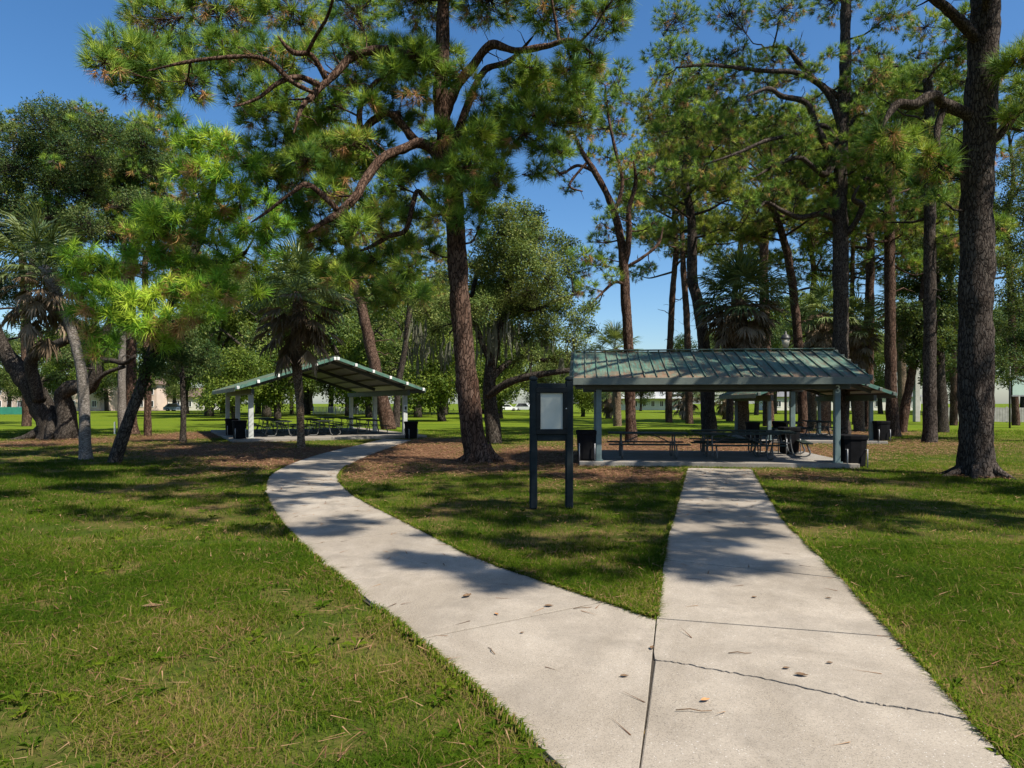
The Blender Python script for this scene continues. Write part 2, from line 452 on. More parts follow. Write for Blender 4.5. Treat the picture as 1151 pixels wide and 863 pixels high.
# ---------------------------------------------------------------- setting: ground
def spread(c0, c1, step, far, grow=1.28):
    a = list(np.arange(c0, c1 + 1e-6, step)); s = step
    while a[-1] < far: s *= grow; a.append(a[-1] + s)
    return a
xs = spread(0, 26, .3, 1600); xs = [-x for x in xs[:0:-1]] + xs
ys = spread(-6, 48, .3, 1800)
ys = [-300, -120, -60, -30, -15, -9] + ys
X, Y = np.meshgrid(np.array(xs), np.array(ys))
nz = np.array([.006 * noise.noise(Vector((x * .6, y * .6, 0))) + .006 * noise.noise(Vector((x * .13, y * .13, 3))) for x, y in zip(X.ravel(), Y.ravel())])
V = np.stack([X.ravel(), Y.ravel(), nz - .012], 1)
nx, ny = len(xs), len(ys)
ii = np.arange(ny * nx).reshape(ny, nx)
Q = np.stack([ii[:-1, :-1].ravel(), ii[:-1, 1:].ravel(), ii[1:, 1:].ravel(), ii[1:, :-1].ravel()], 1)
me = mesh_tris('ground', V, Q)
a = me.attributes.new('mulch', 'FLOAT', 'POINT'); a.data.foreach_set('value', mulch(V[:, 0], V[:, 1]).astype(np.float32))
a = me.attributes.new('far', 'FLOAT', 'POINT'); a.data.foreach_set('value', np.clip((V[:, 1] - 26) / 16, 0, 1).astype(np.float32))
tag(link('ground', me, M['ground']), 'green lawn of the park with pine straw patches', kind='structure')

def clip_half(poly, p, n):
    """keep the part of a polygon on the side n of point p"""
    out = []
    for i in range(len(poly)):
        a, b = poly[i], poly[(i + 1) % len(poly)]
        da, db = (a - p).dot(n), (b - p).dot(n)
        if da >= 0: out.append(a)
        if (da > 0) != (db > 0): out.append(a + (b - a) * (da / (da - db)))
    return out
def panel(mb, poly, z0, z1, bev=.012):
    """a slab panel with a small arris"""
    n = len(poly); c = []
    area = sum(poly[i][0] * poly[(i + 1) % n][1] - poly[(i + 1) % n][0] * poly[i][1] for i in range(n))
    if area < 0: poly = poly[::-1]
    ins = []
    for i in range(n):
        a, b, d = poly[i - 1], poly[i], poly[(i + 1) % n]
        e1 = (b - a); e2 = (d - b)
        e1 = e1.normalized() if e1.length > 1e-6 else Vector((1, 0, 0)); e2 = e2.normalized() if e2.length > 1e-6 else e1
        nn = Vector((-e1.y - e2.y, e1.x + e2.x, 0)); nn = nn.normalized() if nn.length > 1e-4 else Vector((0, 0, 0))
        ins.append(b + nn * bev)
    vs = [(p.x, p.y, z0) for p in poly] + [(p.x, p.y, z1 - bev * .6) for p in poly] + [(p.x, p.y, z1) for p in ins]
    fs = [(i, (i + 1) % n, n + (i + 1) % n, n + i) for i in range(n)] + [(n + i, n + (i + 1) % n, 2 * n + (i + 1) % n, 2 * n + i) for i in range(n)]
    fs.append(tuple(range(2 * n, 3 * n)))
    mb.add(vs, fs)

ZP = .022
def cut_panels(mb, poly, cuts, gap=.026):
    rest = poly
    for (a, b) in cuts:  # nearest first
        d = (b - a); n = Vector((-d.y, d.x, 0)).normalized()
        if n.y < 0: n = -n
        panel(mb, clip_half(rest, a - n * gap / 2, -n), -.05, ZP, .003)
        rest = clip_half(rest, a + n * gap / 2, n)
    panel(mb, rest, -.05, ZP, .003)
mb = MB()
left_cuts = [(G(469, 722), G(679, 679)), (G(340, 615), G(470, 596)), (G(298, 553), G(384, 545)), (G(318, 524), G(398, 520)), (G(378, 506), G(428, 507))]
cut_panels(mb, [p.copy() for p in left_poly], left_cuts)
tag(mb.build('winding_path', M['concrete']), 'pale concrete path winding left to the far shelter', kind='structure')
# straight path: panels, with one cracked joint
mb = MB()
poly = [p.copy() for p in RL] + [p.copy() for p in RR[::-1]]
for p in poly[:len(RL)]: p.x += .008
crack = [G(735, 744.5), G(770, 749), G(812, 757.5), G(850, 764), G(900, 775), G(935, 783), G(968, 792), G(1000, 797), G(1040, 803), G(1090, 812)]
ck = []
for a_, b_ in zip(crack, crack[1:]):
    for q_ in range(9):
        p_ = a_.lerp(b_, q_ / 9)
        ck.append(p_ if q_ == 0 else p_ + Vector((random.uniform(-.004, .004), random.uniform(-.010, .010), 0)))
crack = ck + [crack[-1]]
jit = [Vector((0, random.uniform(-.006, .006), 0)) for _ in crack]
cl = [c + j * .7 for c, j in zip(crack, jit)]
def between(y0l, y1l): pass
near_poly = [RL[0] + Vector((.008, 0, 0)), RL[1] + Vector((.008, 0, 0))] + [c + Vector((.008 if i == 0 else 0, -.002 - random.uniform(0, .007), 0)) for i, c in enumerate(cl)] + [RR[1], RR[0]]
near_poly.pop(-2)
panel(mb, near_poly, -.05, ZP - .004, .008)
far_poly = [c + Vector((.008 if i == 0 else 0, .002 + random.uniform(0, .006), 0)) for i, c in enumerate(cl)][::-1] + [Vector((lerp_poly(RL, y), y, 0)) + Vector((.008, 0, 0)) for y in (4.75, 5.2)] + [p + Vector((.008, 0, 0)) for p in RL[2:]] + [p.copy() for p in RR[:1:-1]]
cut_panels(mb, far_poly, [(G(740.6, 698), G(1006.5, 719)), (G(746, 631), G(945, 652)), (G(757, 578), G(878, 585)), (G(764, 550), G(860, 553))])
tag(mb.build('straight_path', M['concrete_old']), 'pale concrete path running straight to the near shelter', kind='structure')
# dark trimmed soil line under and beside both paths
def offset_poly(poly, o):
    out = []; n = len(poly)
    area = sum(poly[i].x * poly[(i + 1) % n].y - poly[(i + 1) % n].x * poly[i].y for i in range(n))
    sg = 1 if area > 0 else -1
    for i in range(n):
        e = (poly[(i + 1) % n] - poly[i - 1]); e.z = 0
        e = e.normalized() if e.length > 1e-6 else Vector((1, 0, 0))
        out.append(poly[i] + Vector((e.y, -e.x, 0)) * o * sg * (1 + .6 * noise.noise(Vector((poly[i].x * 4, poly[i].y * 4, 0)))))
    return out
mb = MB()
straight_poly = [p.copy() for p in RL] + [p.copy() for p in RR[::-1]]
fine_straight = [Vector((lerp_poly(RL, y), y, 0)) for y in np.arange(RL[0].y, RL[-1].y, .25)] + [Vector((lerp_poly(RR, y), y, 0)) for y in np.arange(RR[-1].y - .05, RR[0].y, -.25)]
for i, pp in enumerate((left_poly, fine_straight)):
    op = offset_poly(pp, .026); mb.add([(p.x, p.y, .004 + .003 * i) for p in op], [tuple(range(len(op)))])
tag(mb.build('path_edge_soil', M['soil']), 'dark trimmed soil line along the path edges', kind='structure')

# ---------------------------------------------------------------- shelters
def rot_xy(v, a): return Vector((v[0] * math.cos(a) - v[1] * math.sin(a), v[0] * math.sin(a) + v[1] * math.cos(a), 0))
SLABS = []
def shelter(label, loc, rz, Lx, Ly, ox0, ox1, oy, ze, zr, nposts, mats, slab, post_w=.15, pale=False, white_caps=False, tie=False):
    """ridge runs along local x; front eave at y = -oy; posts from (0,0) to (Lx,Ly)"""
    t = empty('picnic_shelter', loc, rz)
    tag(t, label, 'picnic shelter', 'open picnic shelters')
    x0, x1, y0, y1, yc = -ox0, Lx + ox1, -oy, Ly + oy, Ly / 2
    # slab
    sx0, sx1, sy0, sy1 = slab
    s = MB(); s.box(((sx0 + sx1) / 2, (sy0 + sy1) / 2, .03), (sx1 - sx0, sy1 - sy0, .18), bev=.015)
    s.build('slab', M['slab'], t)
    SLABS.append([Vector(loc) + rot_xy(c, rz) for c in ((sx0, sy0), (sx1, sy0), (sx1, sy1), (sx0, sy1))])
    # posts
    zb = ze - .30
    for yy in (0, Ly):
        for k in range(nposts):
            xx = Lx * k / (nposts - 1)
            m = MB(); m.box((xx, yy, (.12 + zb) / 2), (post_w, post_w, zb - .12), bev=.012)
            m.box((xx, yy, .13), (post_w + .09, post_w + .09, .02))
            for bx_ in (-1, 1):
                for by_ in (-1, 1): m.box((xx + bx_ * (post_w / 2 + .025), yy + by_ * (post_w / 2 + .025), .15), (.025, .025, .03))
            m.build('post', M['post_pale'] if pale else M['post_paint'], t)
    # eave beams and rafters
    for yy in (0, Ly):
        m = MB(); m.beam((x0 + .25, yy, zb + .13), (x1 - .25, yy, zb + .13), .13, .26, .008); m.build('eave_beam', M['beam_dark'], t)
    slope = (zr - ze) / (yc - y0)
    def zt(y): return ze + slope * (min(y, Ly - y) - y0)
    for k in range(nposts):
        xx = Lx * k / (nposts - 1)
        for sgn in (0, 1):
            ya = 0 if sgn == 0 else Ly
            m = MB(); m.beam((xx, ya, zt(0) - .17), (xx, yc - (.01 if sgn == 0 else -.01), zr - .17), .10, .17, .006)
            m.build('rafter', M['beam_dark'], t)
        if tie:
            m = MB(); m.beam((xx, 0.05, zb + .1), (xx, Ly - .05, zb + .1), .09, .14, .006)
            m.build('tie_beam', M['beam_dark'], t)
    # purlins with capped ends showing at the gable
    npur = 6
    for sgn in (0, 1):
        for k in range(npur):
            yy = y0 + .12 + (yc - y0 - .2) * k / (npur - 1)
            if sgn: yy = Ly - yy
            z = zt(yy) - .055
            m = MB(); m.beam((x0 + .03, yy, z), (x1 - .03, yy, z), .06, .075)
            pr = m.build('purlin', M['purlin'], t)
            for xe, sg in ((x0 + .03, -1), (x1 - .03, 1)):
                m = MB(); m.box((xe + sg * .075, yy, z + .012), (.15, .12, .15), bev=.015)
                m.build('end_cap', M['white_cap'] if white_caps else M['fascia'], pr)
    # roof: underside deck, then standing seam sheets
    th = .02
    for sgn in (0, 1):
        ya = y0 if sgn == 0 else y1
        nxs, nys = max(8, int((x1 - x0) / .16)), 16
        vs, rust = [], []
        for j in range(nys + 1):
            f = j / nys
            for i in range(nxs + 1):
                vs.append((x0 + (x1 - x0) * i / nxs, ya + (yc - ya) * f, ze + (zr - ze) * f + .012))
                rust.append(max(0, 1 - f * 3.2) * .8 + (.35 if f > .9 else 0))
        fs = [(j * (nxs + 1) + i, j * (nxs + 1) + i + 1, (j + 1) * (nxs + 1) + i + 1, (j + 1) * (nxs + 1) + i) for j in range(nys) for i in range(nxs)]
        if sgn: fs = [f_[::-1] for f_ in fs]
        me = bpy.data.meshes.new('roof_slope'); me.from_pydata(vs, [], fs); me.update()
        at = me.attributes.new('rust', 'FLOAT', 'POINT'); at.data.foreach_set('value', rust)
        roof = link('roof_slope', me, M['roof'], t)
        m = MB()
        n_s = int(round((x1 - x0) / .325))
        for i in range(n_s + 1):
            xx = x0 + (x1 - x0) * i / n_s
            m.beam((xx, ya, ze + .032), (xx, yc, zr + .032), .022, .045)
        m.build('seam', M['roof'], roof)
        m = MB()
        d = (yc - ya)
        m.add([(x0 + .01, ya, ze - .012), (x1 - .01, ya, ze - .012), (x1 - .01, yc, zr - .012), (x0 + .01, yc, zr - .012)], [(0, 1, 2, 3)])
        m.build('soffit', M['deck'], t)
        # eave fascia and rake boards
        m = MB(); sg = -1 if sgn == 0 else 1
        m.box(((x0 + x1) / 2, ya + sg * .016, ze - .085), (x1 - x0 + .02, .03, .19), bev=.004); m.build('fascia', M['fascia'], t)
        for xe in (x0 - .022, x1 + .022):
            m = MB(); m.beam((xe, ya, ze - .045), (xe, yc + (.0 if sgn == 0 else .0), zr - .045), .03, .12); m.build('rake_board', M['rake'], t)
    m = MB(); m.beam((x0 - .03, yc, zr + .05), (x1 + .03, yc, zr + .05), .26, .03, .01); m.build('ridge_cap', M['roof'], t)
    return t
M['rake'] = m_plain('green_rake_trim', (.07, .16, .125), .5, 0, .2, 4)

A_NEAR = R(-6.0)
near_o = G(673, 522.5)
near = shelter('nearest green metal roofed shelter, eave facing the straight path', near_o, A_NEAR, 6.45, 4.0, .70, .58, .68, 2.43, 3.34, 2, None, (-.55, 6.95, -.28, 4.5), .155, tie=True)
A_LEFT = R(118)
left_o = G(455, 491)
lefts = shelter('large pale posted shelter with open gable at the end of the winding path', left_o, A_LEFT, 10.6, 7.5, .9, .9, .78, 2.45, 3.95, 3, None, (-1.1, 11.4, -.8, 8.4), .22, True, True)
thr_o = G(979, 498)
third = shelter('farthest shelter with open gable half hidden behind the near shelter', thr_o, R(84), 6.6, 4.3, .7, .7, .75, 2.15, 3.2, 2, None, (-.5, 7.1, -.5, 4.8), .15)
# numeral 3 on the near shelter's right post
fc = bpy.data.curves.new('numeral', 'FONT'); fc.body = '3'; fc.size = .30; fc.extrude = .006; fc.align_x = 'CENTER'
fo = bpy.data.objects.new('numeral_tmp', fc); COL.objects.link(fo)
nm = bpy.data.meshes.new_from_object(fo.evaluated_get(bpy.context.evaluated_depsgraph_get()))
bpy.data.objects.remove(fo)
no = link('numeral', nm, M['numeral'], near); no.location = (6.45, -.09, 2.03); no.rotation_euler = (R(90), 0, 0)
# small white notice on the left shelter's right front post
m = MB(); m.box((-.125, 0, 1.5), (.02, .2, .3), bev=.004); nb = m.build('notice_plate', M['white_paint'], lefts)
m = MB(); m.box((-.138, 0, 1.5), (.008, .11, .16)); m.build('notice_print', M['pole_dark'], nb)

# ---------------------------------------------------------------- picnic tables
def picnic_table(label, loc, rz, L=2.3, group='picnic tables under the shelters'):
    t = empty('picnic_table', loc, rz); tag(t, label, 'picnic table', group)
    m = MB()
    for k in range(5): m.box((0, -.31 + k * .155, .745), (L, .145, .04), bev=.006)
    m.build('table_top', M['table_green'], t)
    for s in (-1, 1):
        m = MB()
        for k in range(2): m.box((0, s * (.63 + k * .14), .44), (L, .13, .038), bev=.006)
        m.build('bench_seat', M['table_green'], t)
    for s in (-1, 1):
        x = s * (L / 2 - .38)
        m = MB()
        for q in (-1, 1):
            pts = [(x, q * .24, .72), (x, q * .25, .45), (x, q * .33, .10), (x, q * .45, .045), (x, q * .70, .05), (x, q * .80, .14), (x, q * .74, .30), (x, q * .70, .42)]
            sp, rr = spline(pts, [.024] * len(pts), .06); m.tube(sp, rr, 7)
        m.tube([(x, -.26, .43), (x, .26, .43)], [.02, .02], 6)
        m.tube([(x, -.34, .71), (x, .34, .71)], [.022, .022], 6)
        m.build('leg_frame', M['table_steel'], t)
    for s in (-1, 1):
        m = MB(); m.tube([(s * (L / 2 - .38), 0, .43), (s * .12, 0, .71)], [.016, .016], 6); m.build('brace', M['table_steel'], t)
    return t
def NL(u, v): return near_o + rot_xy((u, v), A_NEAR) + Vector((0, 0, .12))
def TL(u, v): return thr_o + rot_xy((u, v), R(84)) + Vector((0, 0, .12))
def LS(u, v): return left_o + rot_xy((u, v), A_LEFT) + Vector((0, 0, .12))
picnic_table('dark picnic table nearest the left post of the near shelter', NL(1.45, 1.15), A_NEAR)
picnic_table('dark picnic table in the middle of the near shelter, front row', NL(4.0, .95), A_NEAR + R(4))
picnic_table('dark picnic table at the right of the near shelter beside the numbered post', NL(5.6, 2.4), A_NEAR + R(80), 2.0)
picnic_table('dark picnic table in the back row of the near shelter beside its right post', NL(4.2, 3.1), A_NEAR - R(3))
picnic_table('picnic table on the left under the farthest shelter', TL(2.2, 2.9), R(84))
picnic_table('picnic table on the right under the farthest shelter', TL(3.5, 1.1), R(84))
for (u, v, lb) in ((1.6, 5.9, 'picnic table at the left front corner of the pale posted shelter'), (1.6, 3.9, 'picnic table right of the shaggy palm trunk, front row of the pale posted shelter'), (1.8, 1.4, 'picnic table at the right front of the pale posted shelter beside the notice post'),
                   (5.2, 5.9, 'picnic table on the left in the middle row of the pale posted shelter'), (5.2, 3.8, 'central picnic table in the middle row of the pale posted shelter'), (5.4, 1.5, 'picnic table on the right in the middle row of the pale posted shelter'),
                   (8.8, 5.6, 'picnic table on the left in the back row of the pale posted shelter'), (8.8, 2.0, 'picnic table on the right in the back row of the pale posted shelter')):
    picnic_table(lb, LS(u, v), A_LEFT + R(random.uniform(-4, 4)))

# ---------------------------------------------------------------- litter bins
def bin_(label, loc, rz, w=.58, h=.86):
    t = empty('trash_bin', loc, rz); tag(t, label, 'trash bin', 'black trash bins')
    m = MB()
    prof = [(.40 * w, .03), (.42 * w, .05), (.47 * w, h - .12), (.50 * w, h - .11), (.51 * w, h - .02), (.48 * w, h), (.43 * w, h - .02), (.42 * w, h - .10)]
    vs, fs, n = [], [], 16
    for r_, z in prof:
        for k in range(n):
            a = 2 * math.pi * k / n; c, s = math.cos(a), math.sin(a)
            q = (abs(c) ** 5 + abs(s) ** 5) ** (-1 / 5)      # rounded square section
            vs.append((r_ * q * c, r_ * q * s, z))
    for i in range(len(prof) - 1):
        for k in range(n): fs.append((i * n + k, i * n + (k + 1) % n, (i + 1) * n + (k + 1) % n, (i + 1) * n + k))
    fs.append(tuple(range(n - 1, -1, -1))); fs.append(tuple((len(prof) - 1) * n + k for k in range(n)))
    m.add(vs, fs); m.build('can', M['black'], t)
    m = MB()
    for sx in (-1, 1):
        for sy in (-1, 1): m.tube([(sx * .36 * w, sy * .56 * w, 0), (sx * .36 * w, sy * .56 * w, h * .58)], [.017, .017], 7)
    for sx in (-1, 1): m.tube([(sx * .36 * w, -.56 * w, h * .56), (sx * .36 * w, .56 * w, h * .56)], [.012, .012], 6)
    m.build('stand', M['galv'], t)
    return t
bin_('black trash bin in a steel stand at the left post of the near shelter', NL(-.34, .15) , R(-4), .60, .86)
bin_('black trash bin in a steel stand right of the numbered post of the near shelter', G(957, 524.5), R(-5), .72, .88)
bin_('black trash bin just inside the pale posted shelter, beside its left front post', LS(-.55, 8.05), R(28), .62, .85)
bin_('black trash bin on the grass side of the notice post of the pale posted shelter', G(462, 493), R(28), .62, .85)
bin_('black trash bin by the second left post of the pale posted shelter', LS(3.4, 8.0), R(28), .62, .85)
bin_('black trash bin at the right front post of the farthest shelter', TL(-.15, -.35) , R(-4), .64, .86)
bin_('left one of two black trash bins standing behind the near shelter', G(846, 495), 0, .6, .86)
bin_('right one of two black trash bins standing behind the near shelter', G(876, 494), 0, .6, .86)
bin_('black trash bin under the near shelter roof by its back right post', NL(6.15, 3.3), 0, .6, .86)

# ---------------------------------------------------------------- notice board
bl, br = G(599, 572), G(640, 570)
ang = math.atan2((br - bl).y * .25, (br - bl).x)
nbd = empty('notice_board', (bl + br) / 2, ang); tag(nbd, 'dark two-post notice board with a blank pale sheet between the two paths', 'notice board')
hw = .30
for s in (-1, 1):
    m = MB(); m.box((s * hw, 0, 1.06), (.125, .125, 2.14), bev=.02); m.lathe([(.066, 2.13), (.075, 2.14), (.07, 2.17), (.035, 2.195), (.004, 2.20)], 14, (s * hw, 0, 0)); m.build('post', M['sign_paint'], nbd)
m = MB(); m.box((0, 0, 2.03), (2 * hw - .12, .09, .10), bev=.01); m.build('rail', M['sign_paint'], nbd)
m = MB(); m.box((0, 0, 1.18), (2 * hw - .12, .09, .12), bev=.01); m.build('rail', M['sign_paint'], nbd)
m = MB(); m.box((0, .01, 1.61), (2 * hw - .12, .05, .75)); m.build('back_panel', M['sign_paint'], nbd)
m = MB()
for z, hh in ((1.965, .095), (1.275, .09)): m.box((0, -.05, z), (.53, .05, hh), bev=.008)
for s in (-1, 1): m.box((s * .226, -.05, 1.6188), (.078, .05, .598), bev=.008)
case = m.build('display_case', M['case_black'], nbd)
m = MB(); m.box((0, -.030, 1.6188), (.374, .012, .598)); m.build('notice_sheet', M['paper'], case)
m = MB(); m.lathe([(.011, 0), (.011, .012), (.007, .016)], 10, (0, 0, 0)); kb = m.build('lock', M['chrome'], case); kb.location = (.238, -.076, 1.66); kb.rotation_euler = (R(90), 0, 0)

# ---------------------------------------------------------------- lamp post, poles, stake
lp = G(883, 494) ; lp_z = lambda py: H - (py - HY) / F * lp.y
t = empty('street_lamp', lp); tag(t, 'lantern street lamp rising behind the near shelter roof', 'street lamp')
zt_ = lp_z(391)
m = MB(); m.lathe([(.14, 0), (.14, .1), (.09, .25), (.065, .6), (.05, zt_ - .1), (.09, zt_ - .06), (.10, zt_)], 14); m.build('pole', M['pole_dark'], t)
m = MB(); m.lathe([(.13, zt_ + .01), (.215, zt_ + .42)], 8); m.build('lamp_shade', M['lamp_glass'], t)
m = MB(); m.lathe([(.25, zt_ + .425), (.25, zt_ + .46), (.17, zt_ + .60), (.06, zt_ + .68), (.05, zt_ + .76), (.015, zt_ + .82)], 12); m.build('lamp_cap', M['pole_dark'], t)
cp = G(1030, 474); t = empty('utility_pole', cp); tag(t, 'pale square concrete utility pole beyond the far lawn among pine trunks', 'utility pole')
m = MB(); m.box((0, 0, 4.0), (.46, .46, 8.0), bev=.03); m.build('shaft', M['pole_conc'], t)
m = MB(); m.box((-.33, 0, 3.6), (.16, .2, 1.3)); m.build('cabinet', M['post_paint'], t)
st = G(129, 488); m = MB(); m.box((0, 0, .35), (.07, .07, .7), bev=.01); o = m.build('marker_stake', M['white_paint']); o.location = st
tag(o, 'short white stake in the ground behind the leaning trunk', 'stake')

# ---------------------------------------------------------------- trees
def sprig_needles(n, L, w, spread=(12, 88), seg=1, seed=0):
    """a shoot tip: long needles fanning from the last stretch of a twig (local +Z)"""
    r = np.random.default_rng(seed)
    V, T = [], []
    for i in range(n):
        z0 = -r.uniform(0, .42) * L
        th = math.radians(r.uniform(*spread)); ph = r.uniform(0, 2 * math.pi); ll = L * r.uniform(.75, 1.1)
        d = np.array([math.sin(th) * math.cos(ph), math.sin(th) * math.sin(ph), math.cos(th)])
        side = np.cross(d, r.normal(size=3)); side /= np.linalg.norm(side) + 1e-9
        b = np.array([0, 0, z0]); k = len(V)
        if seg == 1:
            V += [b - side * w / 2, b + side * w / 2, b + d * ll]; T.append((k, k + 1, k + 2))
        else:
            d2 = d + np.array([0, 0, -1.0 * math.sin(th)]); d2 /= np.linalg.norm(d2)
            m_ = b + d * ll * .5; e = m_ + d2 * ll * .5
            V += [b - side * w / 2, b + side * w / 2, m_ - side * w * .45, m_ + side * w * .45, e]
            T += [(k, k + 1, k + 3), (k, k + 3, k + 2), (k + 2, k + 3, k + 4)]
    return np.array(V), np.array(T)
def sprig_leaves(n, rad, l, w, seed=0):
    r = np.random.default_rng(seed); V, T = [], []
    for i in range(n):
        p = r.normal(size=3); p = p / np.linalg.norm(p) * rad * r.uniform(.25, 1.0) ** .6; p[2] *= .75
        d = p / (np.linalg.norm(p) + 1e-6) * .7 + r.normal(size=3) * .5; d /= np.linalg.norm(d)
        s = np.cross(d, np.array([0, 0, 1.]) + r.normal(size=3) * .5); s /= np.linalg.norm(s) + 1e-9
        k = len(V); ll = l * r.uniform(.7, 1.2); ww = w * r.uniform(.8, 1.2)
        V += [p, p + d * ll * .5 - s * ww / 2, p + d * ll, p + d * ll * .5 + s * ww / 2]
        T += [(k, k + 1, k + 2), (k, k + 2, k + 3)]
    return np.array(V), np.array(T)
def frond(n, L, pet, span, w, droop, seed=0):
    """fan palm leaf on a petiole along +Z; -Y hangs down"""
    r = np.random.default_rng(seed); V, T = [], []
    V += [np.array([-.02, 0, 0]), np.array([.02, 0, 0]), np.array([0, 0, pet * 1.05])]; T.append((0, 1, 2))
    V += [np.array([0, -.02, 0]), np.array([0, .02, 0]), np.array([0, 0, pet * 1.05])]; T.append((3, 4, 5))
    for i in range(n):
        a = (i / (n - 1) - .5) * 2 * math.radians(span) + r.normal() * .04
        ll = L * (1 - .32 * abs(a) / math.radians(span)) * r.uniform(.85, 1.08)
        rib = pet + .28 * L * math.cos(a) * .5
        b = np.array([0, -.02, rib * .95]); d = np.array([math.sin(a), -.06 * abs(math.sin(a)), math.cos(a)])
        s = np.array([math.cos(a), .45 * (-1) ** i, -math.sin(a)]); s /= np.linalg.norm(s)
        m_ = b + d * ll * .58 + np.array([0, -droop * .16 * ll, 0]) + r.normal(size=3) * .015
        dd = d * .45 + np.array([0, -droop * r.uniform(.6, 1.1), 0]); e = m_ + dd / np.linalg.norm(dd) * ll * .42
        k = len(V)
        V += [b - s * w * .3, b + s * w * .3, m_ - s * w * .5, m_ + s * w * .5, e]
        T += [(k, k + 1, k + 3), (k, k + 3, k + 2), (k + 2, k + 3, k + 4)]
    return np.array(V), np.array(T)
def scatter(templates, pos, dirs, scale, var, gravity=False, vj=.05):
    """all sprigs of one crown as one mesh's arrays"""
    pos = np.asarray(pos, float); dirs = np.asarray(dirs, float); n = len(pos)
    z = dirs / (np.linalg.norm(dirs, axis=1, keepdims=True) + 1e-9)
    ref = np.tile([0., 0., 1.], (n, 1)) + (RNG.normal(size=(n, 3)) * .02 if gravity else RNG.normal(size=(n, 3)) * 3)
    x = np.cross(ref, z); x /= np.linalg.norm(x, axis=1, keepdims=True) + 1e-9
    y = np.cross(z, x)
    B = np.stack([x, y, z], 2) * np.asarray(scale)[:, None, None]
    Vs, Ts, Va, off = [], [], [], 0
    pick = RNG.integers(0, len(templates), n)
    for k, (tv, tt) in enumerate(templates):
        idx = np.nonzero(pick == k)[0]
        if not len(idx): continue
        v = np.einsum('nij,mj->nmi', B[idx], tv) + pos[idx][:, None, :]
        m_ = len(tv)
        t = tt[None] + (np.arange(len(idx)) * m_)[:, None, None] + off
        Vs.append(v.reshape(-1, 3)); Ts.append(t.reshape(-1, 3))
        Va.append((np.asarray(var)[idx][:, None] + RNG.normal(size=(len(idx), m_)) * vj).ravel())
        off += len(idx) * m_
    return np.concatenate(Vs), np.concatenate(Ts), np.clip(np.concatenate(Va), 0, 1)

class Wood:
    """trunk, limbs and twigs of one tree, one mesh"""
    def __init__(s): s.v = []; s.f = []; s.nodes = []; s.seed = random.uniform(0, 99)
    def limb(s, pts, rad, sides=8, step=.35, rough=.06, attach=True, caps=True):
        sp, rr = spline(pts, rad, step)
        v, f = tube_arrays(sp, rr, sides, caps, rough, s.seed)
        b = len(s.v); s.v += v; s.f += [tuple(b + i for i in q) for q in f]
        if attach: s.nodes += [(p.x, p.y, p.z, r) for p, r in zip(sp, rr)]
        return sp, rr
    def stubs(s, sp, rr, per=.45, lmax=.9):
        """dead twigs, knots and broken stubs along a limb"""
        L = sum((b - a).length for a, b in zip(sp, sp[1:]))
        for _ in range(int(L / per)):
            i = random.randrange(1, len(sp) - 1); p = sp[i]; ax = (sp[i + 1] - sp[i - 1]).normalized()
            d = Vector((random.gauss(0, 1), random.gauss(0, 1), random.gauss(.1, .9))); d = (d - ax * d.dot(ax) * .6).normalized(); l = random.uniform(.12, lmax)
            q = [p, p + d * (rr[i] + l * .35)]
            for k in range(2): d = (d + Vector((random.gauss(0, .5), random.gauss(0, .5), random.gauss(.05, .5)))).normalized(); q.append(q[-1] + d * l * .35)
            r0 = min(rr[i] * .5, random.uniform(.010, .030)); s.limb(q, [r0, r0 * .7, r0 * .45, .005], 4, .3, .1, attach=False, caps=False)
            if random.random() < .5:
                d2 = (d + Vector((random.gauss(0, .9), random.gauss(0, .9), random.gauss(0, .7)))).normalized(); s.limb([q[2], q[2] + d2 * l * .4], [r0 * .45, .004], 3, .3, 0, attach=False, caps=False)
    def build(s, parent, mat, name='trunk'):
        me = bpy.data.meshes.new(name)
        o = parent.location
        me.from_pydata([(p[0] - o.x, p[1] - o.y, p[2] - o.z) for p in s.v], [], s.f)
        me.polygons.foreach_set('use_smooth', [True] * len(s.f)); me.update()
        return link(name, me, mat, parent)

def grow(w, clumps, zmin, sides=5, wig=.12, rscale=1.0):
    """join each foliage clump to the nearest wood with a sinuous branch; returns [(clump, branch points)]"""
    out = []
    nodes = [n for n in w.nodes if n[2] >= zmin]
    if not nodes: nodes = w.nodes[-3:]
    base = np.array(nodes)
    def near(c, arr): return np.min(np.linalg.norm(arr[:, :3] - np.array(c), axis=1))
    for c, r in sorted(clumps, key=lambda q: near(q[0], base)):
        arr = np.array(nodes)
        dv = np.array(c) - arr[:, :3]
        cost = np.linalg.norm(dv, axis=1) + .55 * np.clip(arr[:, 2] - c[2] + .25, 0, None) - 2.2 * np.clip(arr[:, 3], 0, .2)
        a = arr[int(np.argmin(cost))]; a0 = Vector(a[:3]); cv = Vector(c); L = (cv - a0).length
        if L < .05: L = .05
        k = max(2, int(L / .55)); pts = []
        sag = random.uniform(-.12, .10) * L
        perp = Vector((random.gauss(0, 1), random.gauss(0, 1), random.gauss(0, .6)))
        for i in range(k + 1):
            t = i / k; p = a0.lerp(cv, t)
            p.z += sag * math.sin(math.pi * t) - .05 * L * t * (1 - t)
            p += perp * (wig * L * .35 * math.sin(math.pi * t))
            if 0 < i < k: p += Vector((random.gauss(0, 1), random.gauss(0, 1), random.gauss(0, 1))) * wig * .45
            pts.append(p)
        r0 = min(a[3] * .72, (.020 + .017 * L) * rscale); r1 = max(.010, r0 * .35)
        rad = [r0 + (r1 - r0) * i / k for i in range(k + 1)]
        sp, rr = w.limb(pts, rad, sides, .35, .05, attach=False, caps=False)
        nodes += [(p.x, p.y, p.z, q) for p, q in zip(sp[1:], rr[1:])]
        out.append((cv, r, sp))
    return out

